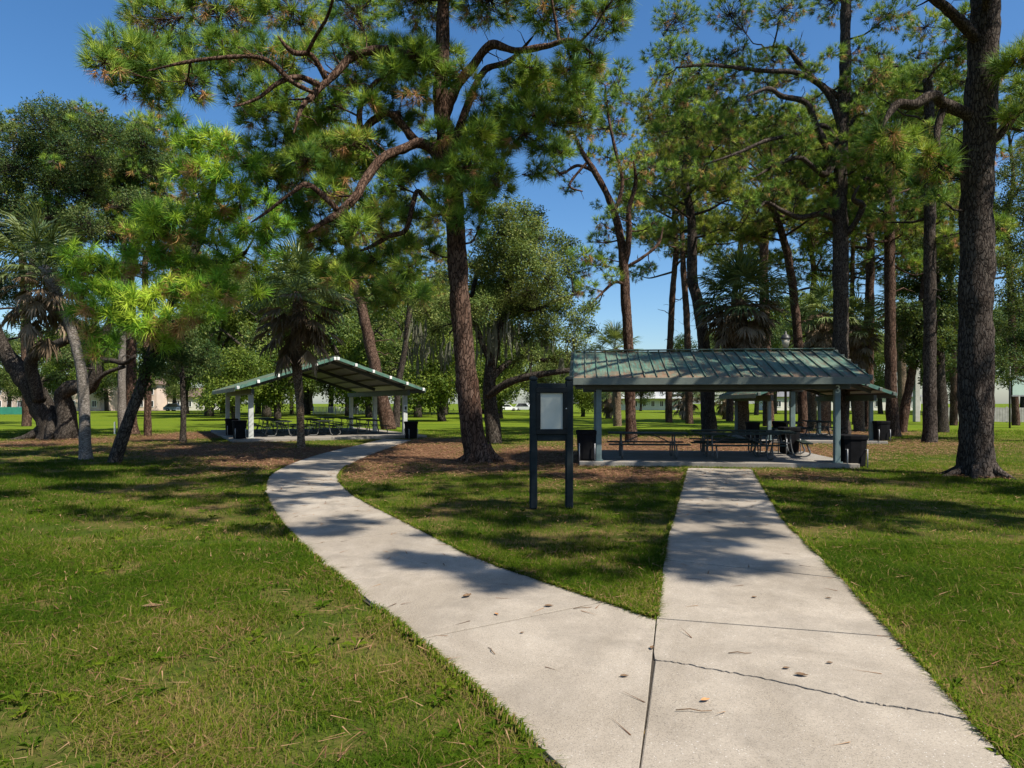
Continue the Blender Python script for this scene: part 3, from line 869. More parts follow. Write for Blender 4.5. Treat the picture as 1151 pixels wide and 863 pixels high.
def foliate(w, grown, dens, twig_r=.007, minn=6, up=.5, flat=.75, drop=0.08, twigs=1.0, shell=.55, vlo=0.0, vhi=.85):
    pos, dirs, var, dead = [], [], [], []
    for c, r, sp in grown:
        n = max(minn, int(dens * r * r))
        tail = sp[len(sp) // 2:]
        cv = random.uniform(-.13, .13)
        for i in range(n):
            d = Vector((random.gauss(0, 1), random.gauss(0, 1), random.gauss(.12, .9))).normalized()
            q = r * random.uniform(shell, 1.0) ** .8
            p = c + Vector((d.x * q, d.y * q, d.z * q * flat))
            if twigs > 0 and random.random() < twigs:
                b = random.choice(tail) if random.random() < .6 else c
                mid = b.lerp(p, .5) + Vector((0, 0, -.10 * r)) + Vector((random.gauss(0, 1), random.gauss(0, 1), random.gauss(0, 1))) * .05
                vv, ff = tube_arrays([b, mid, p], [twig_r * 1.5, twig_r * 1.1, twig_r * .8], 3, False)
                k = len(w.v); w.v += vv; w.f += [tuple(k + i_ for i_ in f_) for f_ in ff]
            low = d.z < -.35
            dd = d * .75 + Vector((0, 0, up)) + Vector((random.gauss(0, .25), random.gauss(0, .25), random.gauss(0, .2)))
            if low and random.random() < drop * 4:
                dd = d + Vector((0, 0, -.9)); v_ = random.uniform(.9, 1.0)
            else:
                v_ = min(.86, max(0, vlo + (vhi - vlo) * random.random() + cv))
            pos.append(p[:]); dirs.append(dd[:]); var.append(v_)
    return pos, dirs, var

def set_crown(parent, arr, mat, name='crown'):
    V, T, va = arr
    V = V - np.array(parent.location)
    return link(name, mesh_tris(name, V, T, va), M[mat], parent)

NEED_BIG = [sprig_needles(64, .42, .0125, (8, 92), 2, s) for s in range(5)]
NEED = [sprig_needles(44, .36, .0155, (8, 78), 1, s) for s in range(5)]
NEED_MID = [sprig_needles(30, .35, .022, (8, 80), 1, s + 10) for s in range(5)]
NEED_FAR = [sprig_needles(15, .42, .045, (10, 100), 1, s + 20) for s in range(4)]
LEAF = [sprig_leaves(26, .26, .105, .052, s) for s in range(5)]
LEAF_MID = [sprig_leaves(18, .30, .15, .08, s + 9) for s in range(5)]
LEAF_FAR = [sprig_leaves(30, .62, .18, .11, s + 19) for s in range(4)]
GREEN_FROND = [frond(26, .95, 1.0, 115, .045, .55, s) for s in range(4)]
DEAD_FROND = [frond(16, .85, .85, 48, .06, .25, s + 5) for s in range(4)]

def parse(txt): return [tuple(float(x) for x in q.split(',')) for q in txt.split()]
def clumps_px(txt, d, spread, s=1.0):
    out = []
    for q in parse(txt):
        dd = d + (q[3] if len(q) > 3 else random.uniform(-spread, spread))
        out.append((P(q[0], q[1], dd)[:], q[2] * s * dd / F))
    return out
def trunk_px(txt, d0, d1=None):
    q = parse(txt); n = len(q); d1 = d0 if d1 is None else d1
    pts, rad = [], []
    for i, (x, y, r) in enumerate(q):
        d = d0 + (d1 - d0) * i / (n - 1)
        pts.append(P(x, y, d)); rad.append(r * d / F)
    pts[0].z = -.08
    return pts, rad

def base_flare(w, c, r, n=6):
    """surface roots at the foot of a big trunk"""
    for k in range(n):
        a = 2 * math.pi * (k + random.uniform(-.3, .3)) / n
        d = Vector((math.cos(a), math.sin(a), 0)); l = r * random.uniform(.9, 1.5)
        w.limb([c + d * r * .45 + Vector((0, 0, r * 1.3)), c + d * r * .95 + Vector((0, 0, r * .5)), c + d * (r + l * .6) + Vector((0, 0, .03)), c + d * (r + l * 1.3) + Vector((0, 0, -.10))],
               [r * .42, r * .34, r * .2, r * .08], 7, .15, .1, attach=False)

def px_pine(label, tr, d0, d1, limbs, clumps, spread, dens, tmpl, mat, bark, zmin, group='tall pines around the shelters', sides=14, flare=0, scale=(.85, 1.2), s=1.0, girth=1.0, **kw):
    pts, rad = trunk_px(tr, d0, d1); rad = [r * girth for r in rad]
    t = empty('pine_tree', (pts[0].x, pts[0].y, 0)); tag(t, label, 'pine tree', group)
    w = Wood(); w.limb(pts, rad, sides, .14, .17)
    if flare: base_flare(w, Vector((pts[0].x, pts[0].y, 0)), rad[0] * .8, flare)
    for l in limbs:
        txt, da, db = l
        q = parse(txt); n = len(q)
        lp_ = [P(x, y, da + (db - da) * i / (n - 1)) for i, (x, y, r) in enumerate(q)]
        q[-1] = (q[-1][0], q[-1][1], min(q[-1][2], .9)); lr_ = [girth * r * (da + (db - da) * i / (n - 1)) / F for i, (x, y, r) in enumerate(q)]
        lp_ = [p_ + Vector((random.gauss(0, .05), random.gauss(0, .07), random.gauss(0, .05))) if 0 < i_ < n - 1 else p_ for i_, p_ in enumerate(lp_)]
        sp_l, rr_l = w.limb(lp_, lr_, 10, .12, .26); w.stubs(sp_l, rr_l)
    cl = clumps if not isinstance(clumps, str) else clumps_px(clumps, d0, spread, s)
    gr = grow(w, cl, zmin)
    po, di, va = foliate(w, gr, dens, **kw)
    sc = RNG.uniform(scale[0], scale[1], len(po))
    w.build(t, M[bark])
    set_crown(t, scatter(tmpl, po, di, sc, va), mat)
    return t, w

def cloud(n, c, rad, r0, r1):
    out = []
    for k in range(n):
        a = random.uniform(0, 6.28); q = random.uniform(.1, 1) ** .6
        out.append(((c[0] + rad[0] * q * math.cos(a), c[1] + rad[1] * q * math.sin(a), c[2] + random.uniform(-1, 1) * rad[2]), random.uniform(r0, r1)))
    return out
# --- the main pine in the middle (trunk, great limbs left and right)
A_TR = '540,519,20 535,503,16 531,480,14.5 525,430,14 519,360,13 514,290,12.2 512,240,11.5 508,195,11 500,150,10.5 495,110,9.5 497,60,9 498,10,8 503,-60,6 500,-130,4'
A_LIMBS = [
 ('497,135,8 512,95,6.5 530,74,5.5 551,47,5 580,58,4 612,56,4 645,47,3 668,62,2', 20.5, 19.2),
 ('510,160,6 524,122,5 530,100,4.5 548,78,4 572,64,3.5 600,40,2.5', 20.8, 22),
 ('500,165,7 470,158,5.5 440,130,5 418,134,4.5 404,142,4 405,118,3.5 420,95,3 434,86,2', 20.5, 19.5),
 ('506,190,7 475,160,6.2 452,164,6 430,178,6 415,200,5.8 398,222,5.4 378,238,5 362,252,4 345,262,3', 20.2, 17.5),
 ('497,75,6 440,56,5.5 402,60,5.5 374,82,5.2 352,105,4.4 342,122,3.4 330,150,2.6', 20.0, 17.8),
 ('366,88,4 350,65,3.6 330,62,3.4 312,40,3', 18.4, 17.6),
 ('360,96,4 335,88,3.4 310,95,3 290,110,2.4 262,120,2', 18.2, 17),
 ('352,104,3 330,95,3 300,68,3 262,62,2.6 215,70,2.2 165,80,1.6', 18, 16.4),
 ('511,240,5 485,228,3.6 466,214,3.2 463,235,3.2 455,258,3.2 440,268,3 420,273,2.4 405,282,1.6', 20.4, 19.6),
 ('380,236,4 352,208,3 330,215,2.6 300,235,2 282,250,1.6', 17.6, 16.8)]
A_CL = ('285,130,18 270,110,18 300,120,20 320,110,18 395,100,18 415,115,16 400,80,18 370,115,18 430,110,16 450,130,16 425,160,16 465,105,18 375,195,16 400,185,16 440,185,16 475,130,14 520,80,14 540,110,16 570,130,16 595,75,14 640,60,14 655,85,14 610,85,14 290,190,16 310,200,16 330,180,16 '
 '345,180,18 330,230,16 360,270,16 385,255,16 405,225,16 425,240,16 445,230,14 460,300,16 480,280,14 410,300,18 385,310,16 365,300,14 470,330,14 445,320,16 420,330,14 490,240,12 430,345,12 '
 '540,150,18,-1.2 522,188,20,-1.3 545,228,16,-1.0 500,225,16,-1.2 492,150,15,-1.2 516,245,15,-1.2 530,215,18,-1.4 560,195,16,-.8 484,190,14,-1 538,255,12,-1 470,60,18,-1 440,75,16,-1.2 500,85,14,-1 '
 '118,70,20 130,55,26 158,62,26 150,92,24 182,80,26 176,110,16 205,62,24 212,95,22 236,78,20 250,52,22 272,66,22 300,58,22 318,80,18 300,98,16 336,58,18 352,52,16 385,50,18 '
  '362,140,24 336,138,22 318,160,18 345,165,22 372,168,24 398,160,20 408,175,16 355,188,18 310,185,16 288,165,16 300,205,16 330,205,16 '
  '410,58,18 432,60,24 455,66,24 478,58,20 446,86,20 470,84,16 505,58,15 '
  '548,138,20 522,150,20 506,172,18 530,178,22 555,165,22 572,150,20 545,198,18 518,206,18 500,196,16 560,210,16 488,170,16 '
  '585,95,22 606,104,22 628,112,22 600,130,22 625,140,22 648,100,18 588,150,18 612,162,18 640,78,16 662,68,18 655,130,16 580,118,18 630,172,14 605,190,14 '
  '455,195,16 440,205,16 428,220,14 470,188,12 446,240,14 428,255,14 470,245,14 385,200,16 368,215,18 350,230,18 400,255,16 380,270,16 345,255,14 '
  '395,290,14 420,292,14 440,286,12 330,240,14 310,255,14 460,275,12 410,235,12 '
  '180,20,34 250,10,36 330,10,34 400,10,34 470,0,34 550,0,34 620,10,34 680,20,26 520,-70,44 600,-50,40 560,-130,36')
def main_clumps():
    out = []
    for q in parse(A_CL):
        off = q[3] if len(q) > 3 else (max(-2.0, -2.0 * (430 - q[0]) / 240) + random.gauss(0, .8) if q[0] < 430 and q[1] > 20 else random.uniform(-1.7, 1.7))
        d = 20.6 + off; out.append((P(q[0], q[1], d)[:], q[2] * 1.22 * d / F))
    return out
px_pine('big reddish central pine with spreading limbs left of the notice board', A_TR, 20.6, 20.4, A_LIMBS, main_clumps() + cloud(26, (-2.6, 12.6, 13.8), (6.0, 3.4, 1.2), .5, .85) + cloud(10, (2.5, 17, 14.5), (3, 2.5, 1.4), .5, .9) + cloud(26, (-1.5, 9.8, 13.8), (6.0, 2.8, 1.0), .45, .85), 1.6, 100, NEED, 'needles', 'pine_bark', 6.0, flare=6, drop=.05, girth=.88)  # wide clouds of clumps above the view are added to shade the left lawn

# --- leaning pine at left with the bright near boughs
B_TR = '128,520,10 136,497,8.6 146,468,7.8 157,440,7.4 168,405,7 182,365,6.6 200,325,6 218,285,5.4 232,245,5 240,205,4 244,175,3'
B_LIMBS = [('182,365,4.5 160,345,3.6 135,325,3 110,312,2.4 95,305,1.6', 20.6, 18.5), ('216,290,4 245,300,3 268,290,2.6 285,268,2', 20, 18.5),
           ('228,255,3.6 205,250,3 185,252,2.4 172,246,1.6', 20, 18.5), ('190,340,3.6 215,345,3 240,335,2.4', 20, 19), ('236,225,3 262,222,2.4 280,200,1.8', 20, 18.8)]
B_CL = ('250,235,18,-1 275,225,16,-1 240,270,16,-1 260,285,16,-1 285,300,14,-1 230,300,16,-1 300,230,16,-1 318,250,14,-1 215,240,16,-1 245,310,14,-1 290,325,12,-1 '
 '236,158,22,-2 215,172,18,-2 256,168,20,-2.2 274,182,18,-2.2 205,196,16,-2 232,188,20,-2.4 252,200,20,-2.4 222,215,18,-2.2 268,212,16,-2.2 '
  '168,238,16,-2.2 184,246,18,-2.4 172,262,16,-2 196,262,16,-2 290,255,18,-2.4 304,266,14,-2.2 276,262,14,-2 300,282,14,-2.2 '
  '92,288,20,-2.4 108,300,20,-2.4 82,308,16,-2.2 98,325,20,-2.6 125,300,18,-2 132,325,20,-2.4 112,345,20,-2.6 92,350,14,-2.4 100,372,14,-2.4 128,352,18,-2.4 150,338,20,-2.4 152,362,18,-2.4 118,384,16,-2.4 106,396,9,-2.4 '
  '165,300,18,-1.6 185,285,18,-1.6 205,300,18,-1.6 190,318,18,-2 175,335,18,-2 212,330,18,-2 236,318,18,-2 255,330,16,-2 262,305,14,-1.6 170,372,18,-2 195,360,18,-2.2 218,356,16,-2.2 240,350,14,-2.2 185,385,12,-2 140,280,14,-1.6 150,262,10,-1.6 225,250,14,-1 245,245,14,-1 215,270,14,-1 195,140,14,-1 205,158,12,-1')
bt, bw = px_pine('leaning pine at left with bright long drooping needles', B_TR, 20.0, 20.0, B_LIMBS, B_CL, 1.0, 66, NEED_BIG, 'needles_bright', 'oak_bark', 2.2, flare=0, scale=(.85, 1.2), drop=.10, vlo=.05, girth=.8, up=.42)
# dark vine leaves wrapped round its upper trunk
vp = clumps_px('160,432,9 166,415,12 172,398,13 184,386,14 196,392,12 178,412,11 205,402,10 190,376,12 155,445,6', 20.0, .3)
po, di, va = foliate(Wood(), [(Vector(c), r, [Vector(c), Vector(c)]) for c, r in vp], 260, twigs=0, shell=.1, vhi=.7)
set_crown(bt, scatter(LEAF, po, di, RNG.uniform(.7, 1.0, len(po)), va), 'oak_leaves', 'vine')

# --- slender forked pine behind the near shelter's left end
C_TR = '710,492,9 709,470,7.5 707,400,7 703,330,6.8 701,295,6.4 695,255,5.4 684,222,4.6 668,192,4 655,172,3 645,150,2'
C_LIMBS = [('702,300,5 708,262,4 706,235,3.4 716,205,2.8 712,180,2.2', 30, 29), ('690,240,3 700,205,2.6 690,165,2.2 684,130,2 680,95,1.4', 30, 30), ('704,300,2.4 722,290,2.2 738,272,2 745,255,1.6', 30, 30),
           ('702,320,2.4 688,318,2 676,330,1.8 662,345,1.4', 30, 29), ('668,192,3 650,188,2.2 632,196,1.8 620,186,1.2', 30, 30), ('660,182,2 640,206,1.6 655,215,1', 30, 30)]
C_CL = ('650,100,15 668,88,14 690,92,15 682,112,15 700,105,12 662,122,15 690,135,16 672,145,15 652,150,14 700,150,11 640,168,13 662,172,12 625,190,11 640,210,10 682,176,12 702,182,12 '
  '718,200,12 712,222,11 730,188,13 722,170,12 690,240,10 686,260,10 700,275,9 672,270,12 655,285,14 668,298,14 648,305,14 660,322,14 680,290,12 645,325,11 688,310,11 676,250,9 718,262,8 735,250,9 664,345,9 640,290,8 '
  '668,70,12 700,76,10 640,130,12')
px_pine('slender forked pine rising behind the left end of the near shelter roof', C_TR, 30.0, 30.0, C_LIMBS, clumps_px(C_CL, 30, 1.6, 1.15), 1.6, 85, NEED_MID, 'needles', 'pine_bark', 6.5, girth=.8, scale=(.7, 1.0))

# --- straight tall pine right behind the near shelter
D_TR = '947,491,11.5 946,470,10 945,380,9.6 945,290,9.4 944,230,9 945,180,8.6 947,130,8 950,80,7.4 950,30,6.6 952,-40,5.5 950,-110,3.5'
D_LIMBS = [('943,185,5 925,150,4.2 905,118,3.8 880,110,3.4 862,100,2.8 840,108,2.2', 33, 31), ('946,150,5 935,112,4 912,88,3.6 900,66,3 880,52,2.4 850,56,1.8', 33, 32), ('944,165,4 925,140,3 900,150,2.6 860,158,2.4 830,172,2 800,182,1.4', 33, 31),
           ('944,160,5 928,195,4 900,178,3 872,185,2.6 850,198,2', 33, 31.5), ('943,250,4 925,240,3.6 900,245,3.4 880,238,3 862,228,2.4 850,240,1.6', 33, 32), ('948,120,4 970,96,3 985,80,2.4 1010,74,1.8', 33, 32),
           ('946,270,3.5 962,250,3.2 970,232,4 958,222,3 966,208,2', 33, 31.5), ('947,150,3.4 965,130,2.8 990,132,2.2 1012,118,1.6', 33, 33), ('945,110,4 900,82,3.4 860,80,2.8 800,72,2.4 760,76,1.6', 33, 31)]
D_CL = ('770,140,16 790,125,16 820,150,16 745,150,14 870,140,15 900,150,15 890,170,15 940,150,15 975,200,16 1000,215,14 925,240,14 955,245,14 840,225,13 810,205,13 790,190,14 1035,60,16 1050,90,16 1020,85,16 1045,130,14 1070,80,14 1075,120,12 915,80,14 935,60,14 965,55,14 770,175,13 750,190,12 '
 '735,62,14 752,56,17 772,60,17 742,84,15 764,90,18 785,82,17 760,112,17 742,112,11 752,130,13 780,112,17 800,96,18 806,66,17 826,58,17 824,86,18 845,72,17 816,116,17 838,108,17 860,92,16 868,64,16 850,130,15 830,138,15 806,138,14 780,138,14 790,158,11 '
  '888,60,16 882,92,15 902,80,14 876,124,14 896,132,13 860,150,15 835,160,13 880,160,14 905,162,13 918,185,15 935,180,15 928,205,16 905,205,15 888,190,14 872,212,14 895,222,13 945,205,15 960,190,14 950,225,14 975,175,14 930,230,12 870,180,12 850,200,12 855,225,11 830,185,11 '
  '915,110,12 970,70,14 988,60,14 1006,72,14 1000,96,14 980,100,13 966,118,12 1015,118,12 985,130,12 962,150,12 '
  '760,20,26 820,15,28 880,10,28 940,0,28 1000,15,26 1040,30,22 860,-40,30 940,-60,32 1010,-40,28 950,-120,30 900,-100,26')
px_pine('tall straight pine rising behind the right end of the near shelter roof', D_TR, 33.0, 33.0, D_LIMBS, clumps_px(D_CL, 33, 2.4, 1.1), 2.2, 80, NEED_MID, 'needles', 'pine_bark_grey', 9.0, flare=0, girth=.86, scale=(.7, 1.0))

# --- the thick pine at right with the bent grey limb
R_TR = '1099,537,24 1098,520,20 1097,490,19 1096,430,18.6 1097,360,18 1098,300,18 1098,230,18 1100,170,18 1102,120,17.5 1105,60,17 1108,0,16 1110,-80,14 1112,-170,11 1112,-280,7 1114,-360,4'
R_LIMBS = [('1098,135,8 1085,122,7 1062,114,6.4 1045,108,6.2 1025,112,6 1012,118,5.6 1001,128,4.6 990,146,3', 16.4, 15.2), ('1064,114,4.4 1060,135,4 1053,158,3.6 1058,178,2.6', 16.2, 16), ('1086,160,5 1072,172,4.4 1058,186,3.6 1040,200,2.6', 16.4, 16.8),
           ('1100,170,8 1120,150,6.5 1138,135,5.6 1160,112,5 1190,100,4', 16.4, 16), ('1104,50,7 1060,10,6 1010,-30,5 950,-60,4 890,-70,3', 16.4, 13.5), ('1108,-30,7 1160,-80,6 1220,-120,4', 16.4, 15),
           ('1110,-60,7 1070,-140,6 1010,-200,5 940,-230,3.4', 16.4, 14), ('1112,-120,6 1090,-220,5 1060,-300,3', 16.4, 12.5), ('1106,20,6 1120,-60,5 1130,-140,4 1120,-220,3', 16.4, 11.5)]
R_CL = ('998,152,20,-1.2 1010,166,18,-1 985,160,15,-1 1020,150,14,-.5 1002,182,14,-.8 1040,172,18 1054,186,18 1040,200,17 1062,200,16 1030,186,14 1070,176,12 1048,160,12 1055,218,12 1015,195,11 '
  '1140,72,22 1160,92,24 1142,128,16,-.6 1158,145,20 1150,58,20 1180,60,28 1200,110,30 1180,150,26 '
  '960,-70,52,-3 900,-80,50,-3.4 1010,-40,40,-2 930,-140,50,-2 860,-120,46,-3.6 1000,-210,56,-2 930,-240,56,-2.6 1060,-140,44 1160,-90,50 1230,-120,56 1090,-240,56,-3.6 1060,-310,60,-4 1120,-330,56 1180,-250,54 1130,-200,50,-5 1100,-140,44,-4.6 1050,-230,54,-5.4 1180,-330,50 1020,-300,50,-3 1240,-200,56,-2')
px_pine('thickest grey-barked pine at right with one bent bare limb', R_TR, 16.4, 16.4, R_LIMBS, R_CL, 1.2, 85, NEED, 'needles', 'pine_bark_grey', 5.0, flare=6, sides=22, girth=.90)

# --- pines standing right of the camera's view whose high crowns shade the paths and lawn
def side_pine(label, x, y, h, lean, cl, dens=46):
    t = empty('pine_tree', (x, y, 0)); tag(t, label, 'pine tree', 'tall pines around the shelters')
    w = Wood(); w.limb([(x, y, -.1), (x + lean[0] * .2, y + lean[1] * .2, h * .4), (x + lean[0] * .6, y + lean[1] * .6, h * .75), (x + lean[0], y + lean[1], h)], [.36, .30, .22, .08], 14, .3, .1)
    gr = grow(w, cl, h * .5)
    po, di, va = foliate(w, gr, dens, minn=13); w.build(t, M['pine_bark_grey']); set_crown(t, scatter(NEED_MID, po, di, RNG.uniform(.9, 1.2, len(po)), va), 'needles')
random.seed(21)
side_pine('pine right of the view whose crown shades the straight path', 12.5, 7.0, 14.5, (-1.2, .3), cloud(30, (10.4, 8.4, 12), (5.4, 4.2, 2.2), .45, .9) + cloud(12, (7.8, 5.6, 10.6), (2.2, 2.2, .8), .4, .7) + cloud(26, (3.6, 11.0, 13.0), (2.6, 5.0, .9), .4, .75) + cloud(20, (4.4, 6.6, 12.2), (2.6, 3.2, .6), .3, .6) + cloud(15, (8.2, 4.0, 12), (1.5, 3.0, .6), .3, .55) + cloud(10, (10, 4.6, 12), (1.0, 2.8, .6), .3, .55) + cloud(6, (4.64, 3.6, 9), (.45, .3, .12), .28, .4) + cloud(4, (5.35, 2.72, 9), (.4, .2, .1), .25, .35) + cloud(5, (8.2, 2.75, 10), (.5, .3, .15), .28, .4) + cloud(5, (9.0, 4.4, 10), (.6, .5, .2), .28, .45) + cloud(14, (2.2, 6.2, 12.6), (2.2, 1.7, .5), .3, .6))
side_pine('pine farther right of the view whose crown shades the right lawn', 19.0, 6.0, 15.5, (-.8, .6), cloud(66, (16.4, 7.0, 12.5), (6.2, 3.8, 2.4), .6, 1.0))
random.seed(31)
# --- generic pines, each grown for its own place
def auto_pine(label, tr, d, zc, ztop, spread_r, nl, dens, tmpl, mat, bark, group='tall pines around the shelters', dead_limbs=4, cr=(.42, .80), scale=(.7, 1.0), **kw):
    pts, rad = trunk_px(tr, d); rad = [r * .8 for r in rad]
    top = pts[-1]
    if top.z < ztop:
        e = pts[-1] - pts[-2]; e = Vector((e.x / max(.1, e.z), e.y / max(.1, e.z), 1)) * .6
        n = 3
        for k in range(1, n + 1):
            z = top.z + (ztop - top.z) * k / n; dz = z - top.z
            pts.append(Vector((top.x + e.x * dz * .4 + random.gauss(0, .25), top.y + random.gauss(0, .25), z))); rad.append(max(.04, rad[len(rad) - 1] * .72))
    t = empty('pine_tree', (pts[0].x, pts[0].y, 0)); tag(t, label, 'pine tree', group)
    w = Wood(); sp, rr = w.limb(pts, rad, 12, .25, .16); w.stubs(sp[len(sp) // 4:], rr[len(sp) // 4:], .7, 1.2)
    cl = []; a = random.uniform(0, 6.28)
    cand = [(p, r) for p, r in zip(sp, rr) if p.z >= zc]
    for k in range(nl):
        p, r = cand[int((k + random.random()) / nl * len(cand) * .98)]
        f = (p.z - zc) / max(.1, ztop - zc)
        a += 2.4 + random.uniform(-.5, .5)
        L = spread_r * (.55 + .75 * math.sin(math.pi * min(1, .25 + .62 * f))) * random.uniform(.65, 1.05)
        d_ = Vector((math.cos(a), math.sin(a), 0)); el = .15 + .55 * f
        pl_ = [p]; q = p.copy()
        for i in range(1, 5):
            q = q + (d_ + Vector((random.gauss(0, .28), random.gauss(0, .28), el + random.gauss(0, .22)))).normalized() * L / 4
            pl_.append(q.copy())
        r0 = min(.55 * r, .02 + .016 * L)
        w.limb(pl_, [r0, r0 * .8, r0 * .62, r0 * .45, r0 * .3], 6, .35, .1)
        for i in (2, 3, 4):
            for j in range(2 if i < 4 else 3):
                c = pl_[i] + Vector((random.gauss(0, .8), random.gauss(0, .8), random.gauss(.25, .5))) * (.6 + .25 * L / 3)
                cl.append((c[:], random.uniform(*cr)))
    cl.append(((pts[-1] + Vector((0, 0, .2)))[:], .8))
    for k in range(dead_limbs):
        p, r = random.choice([(p, r) for p, r in zip(sp, rr) if zc * .45 < p.z < zc + 1.5] or cand)
        a_ = random.uniform(0, 6.28); d_ = Vector((math.cos(a_), math.sin(a_), 0)); q = p.copy(); pl_ = [q.copy()]
        for i in range(4): q = q + (d_ + Vector((random.gauss(0, .4), random.gauss(0, .4), random.gauss(.1, .4)))) * random.uniform(.25, .5); pl_.append(q.copy())
        w.limb(pl_, [.05, .04, .032, .022, .01], 5, .3, .1, attach=False)
    gr = grow(w, cl, zc)
    po, di, va = foliate(w, gr, dens, **kw)
    w.build(t, M[bark]); set_crown(t, scatter(tmpl, po, di, RNG.uniform(*scale, len(po)), va), mat)
    return t
AP = [
 ('pine with sunlit right edge, second trunk left of the thickest pine', '1005,490,10 1003,470,8 1001,400,7.6 1000,300,7 1000,220,6.4 1001,170,6', 36, 9, 17, 3.4, 13, 'pine_bark'),
 ('dark straight pine standing just left of the thickest pine', '1045,498,11 1045,480,9 1045,420,8.4 1045,330,8 1045,250,7.6 1045,170,7 1044,100,6', 30.5, 9, 16.5, 3.0, 12, 'pine_bark_grey'),
 ('curving pine right of the lantern, behind the near shelter', '903,483,7 901,430,6.4 897,380,6 892,330,5.6 885,285,5.2 876,255,4.8 868,232,4', 40, 11, 17, 3.6, 13, 'pine_bark'),
 ('slim pale-edged pine close left of the pine with the sunlit right edge', '974,484,7 975,460,6.4 977,400,6 978,300,5.6 979,220,5', 45, 12, 19, 3.2, 12, 'pine_bark'),
 ('short pine leaning right between two straight trunks at right', '1014,486,6.5 1018,455,6 1023,430,5.6 1030,390,5.2 1036,340,4.6 1040,300,4', 41, 10, 15, 2.8, 9, 'pine_bark'),
 ('thick dark pine seen below the middle of the near shelter roof', '797,487,13 796,470,10 792,392,8.5 785,342,8 778,312,7.4 778,258,6.6 772,215,5', 40, 11, 18, 3.6, 14, 'pine_bark_grey'),
 ('forked pine with reddish upper stem behind the shaggy dark palm', '864,478,8 862,420,7 859,340,6.4 858,298,6.2 860,262,5.4', 52, 14, 21, 4.2, 14, 'pine_bark'),
 ('leaning pine behind the pale posted shelter, right of the shaggy palm', '438,482,11 430,450,9 421,410,8 412,370,7.4 404,335,6.8 396,312,6', 46, 10, 19, 4.6, 15, 'pine_bark'),
 ('thin pine behind the right gable end of the pale posted shelter', '446,480,5 446,455,4.6 449,425,4.4 455,392,4.2 460,350,4 463,310,3.4', 50, 8.5, 13, 3.0, 9, 'pine_bark_grey'),
 ('grey pine trunk at left just behind the leaning pine', '138,490,6 137,460,5.4 137,400,5 138,340,4.8 140,280,4.4', 36, 9, 15, 3.4, 11, 'palm_grey'),
 ('wider pinkish pine trunk at left behind the leaning pine', '149,488,10 147,470,7.6 147,420,7.2 147,360,7 146,300,6.4', 38.5, 10, 15.5, 3.4, 11, 'pine_bark'),
 ('orange sunlit pine trunk standing alone in the straw at left', '166,490,5.4 166,470,4.8 166,430,4.6 165,380,4.4 163,300,4', 36.5, 8.5, 13.5, 3.0, 9, 'pine_bark')]
for lb, tr, d, zc, zt2, sr, nl, bk in AP:
    auto_pine(lb, tr, d, zc, zt2, sr, nl, 72, NEED_MID, 'needles_olive' if d > 38 else 'needles', bk)
# pines filling the right-centre skyline (crowns seen above the near roof)
for lb, tr, d, zc, zt2, sr, nl in [
 ('high-crowned pine in the gap right of the forked slender pine, farther back', '752,474,5 752,420,4.6 756,330,4.2 760,280,3.8', 62, 13, 26, 5.6, 20),
 ('second far pine right of the gap, with a crooked low limb', '775,476,5.4 774,430,5 772,360,4.6 768,300,4', 58, 14, 25, 5.6, 20),
 ('far pine whose crown shows left of the tall straight pine', '820,472,5 822,400,4.6 826,330,4.2 832,280,3.8', 66, 14, 28, 6, 20),
 ('far pine with a broad crown right of the tall straight pine', '908,476,5 907,430,4.6 910,360,4.2 915,310,3.8', 58, 11, 23, 5.4, 19),
 ('thin far pine with its foot right of the numbered post', '961,477,4 960,440,3.6 957,380,3.4 958,320,3', 56, 11, 23, 5, 17),
 ('thin far pine with a high crown behind the farthest shelter', '972,477,3.6 973,440,3.4 972,390,3.2 975,330,3', 57, 12, 24, 5, 17),
 ('far pine seen between the thickest pine and its dark neighbour', '1072,478,5 1072,430,4.6 1070,360,4.2 1068,300,3.8', 54, 11, 24, 5, 17),
 ('far pine at the right edge behind the pale green board', '1142,478,5 1140,430,4.6 1136,330,4.2 1132,250,3.8', 54, 11, 25, 5, 17),
 ('far pine behind the dark oak at the left edge', '30,482,6 30,440,5.6 28,360,5 25,280,4.4', 52, 13, 20, 4.8, 14)]:
    auto_pine(lb, tr, d, zc, zt2, sr, nl, 44, NEED_FAR, 'needles_olive', 'pine_bark', 'pines standing farther back', 3, (.55, 1.0), (.7, 1.05), twigs=.5)

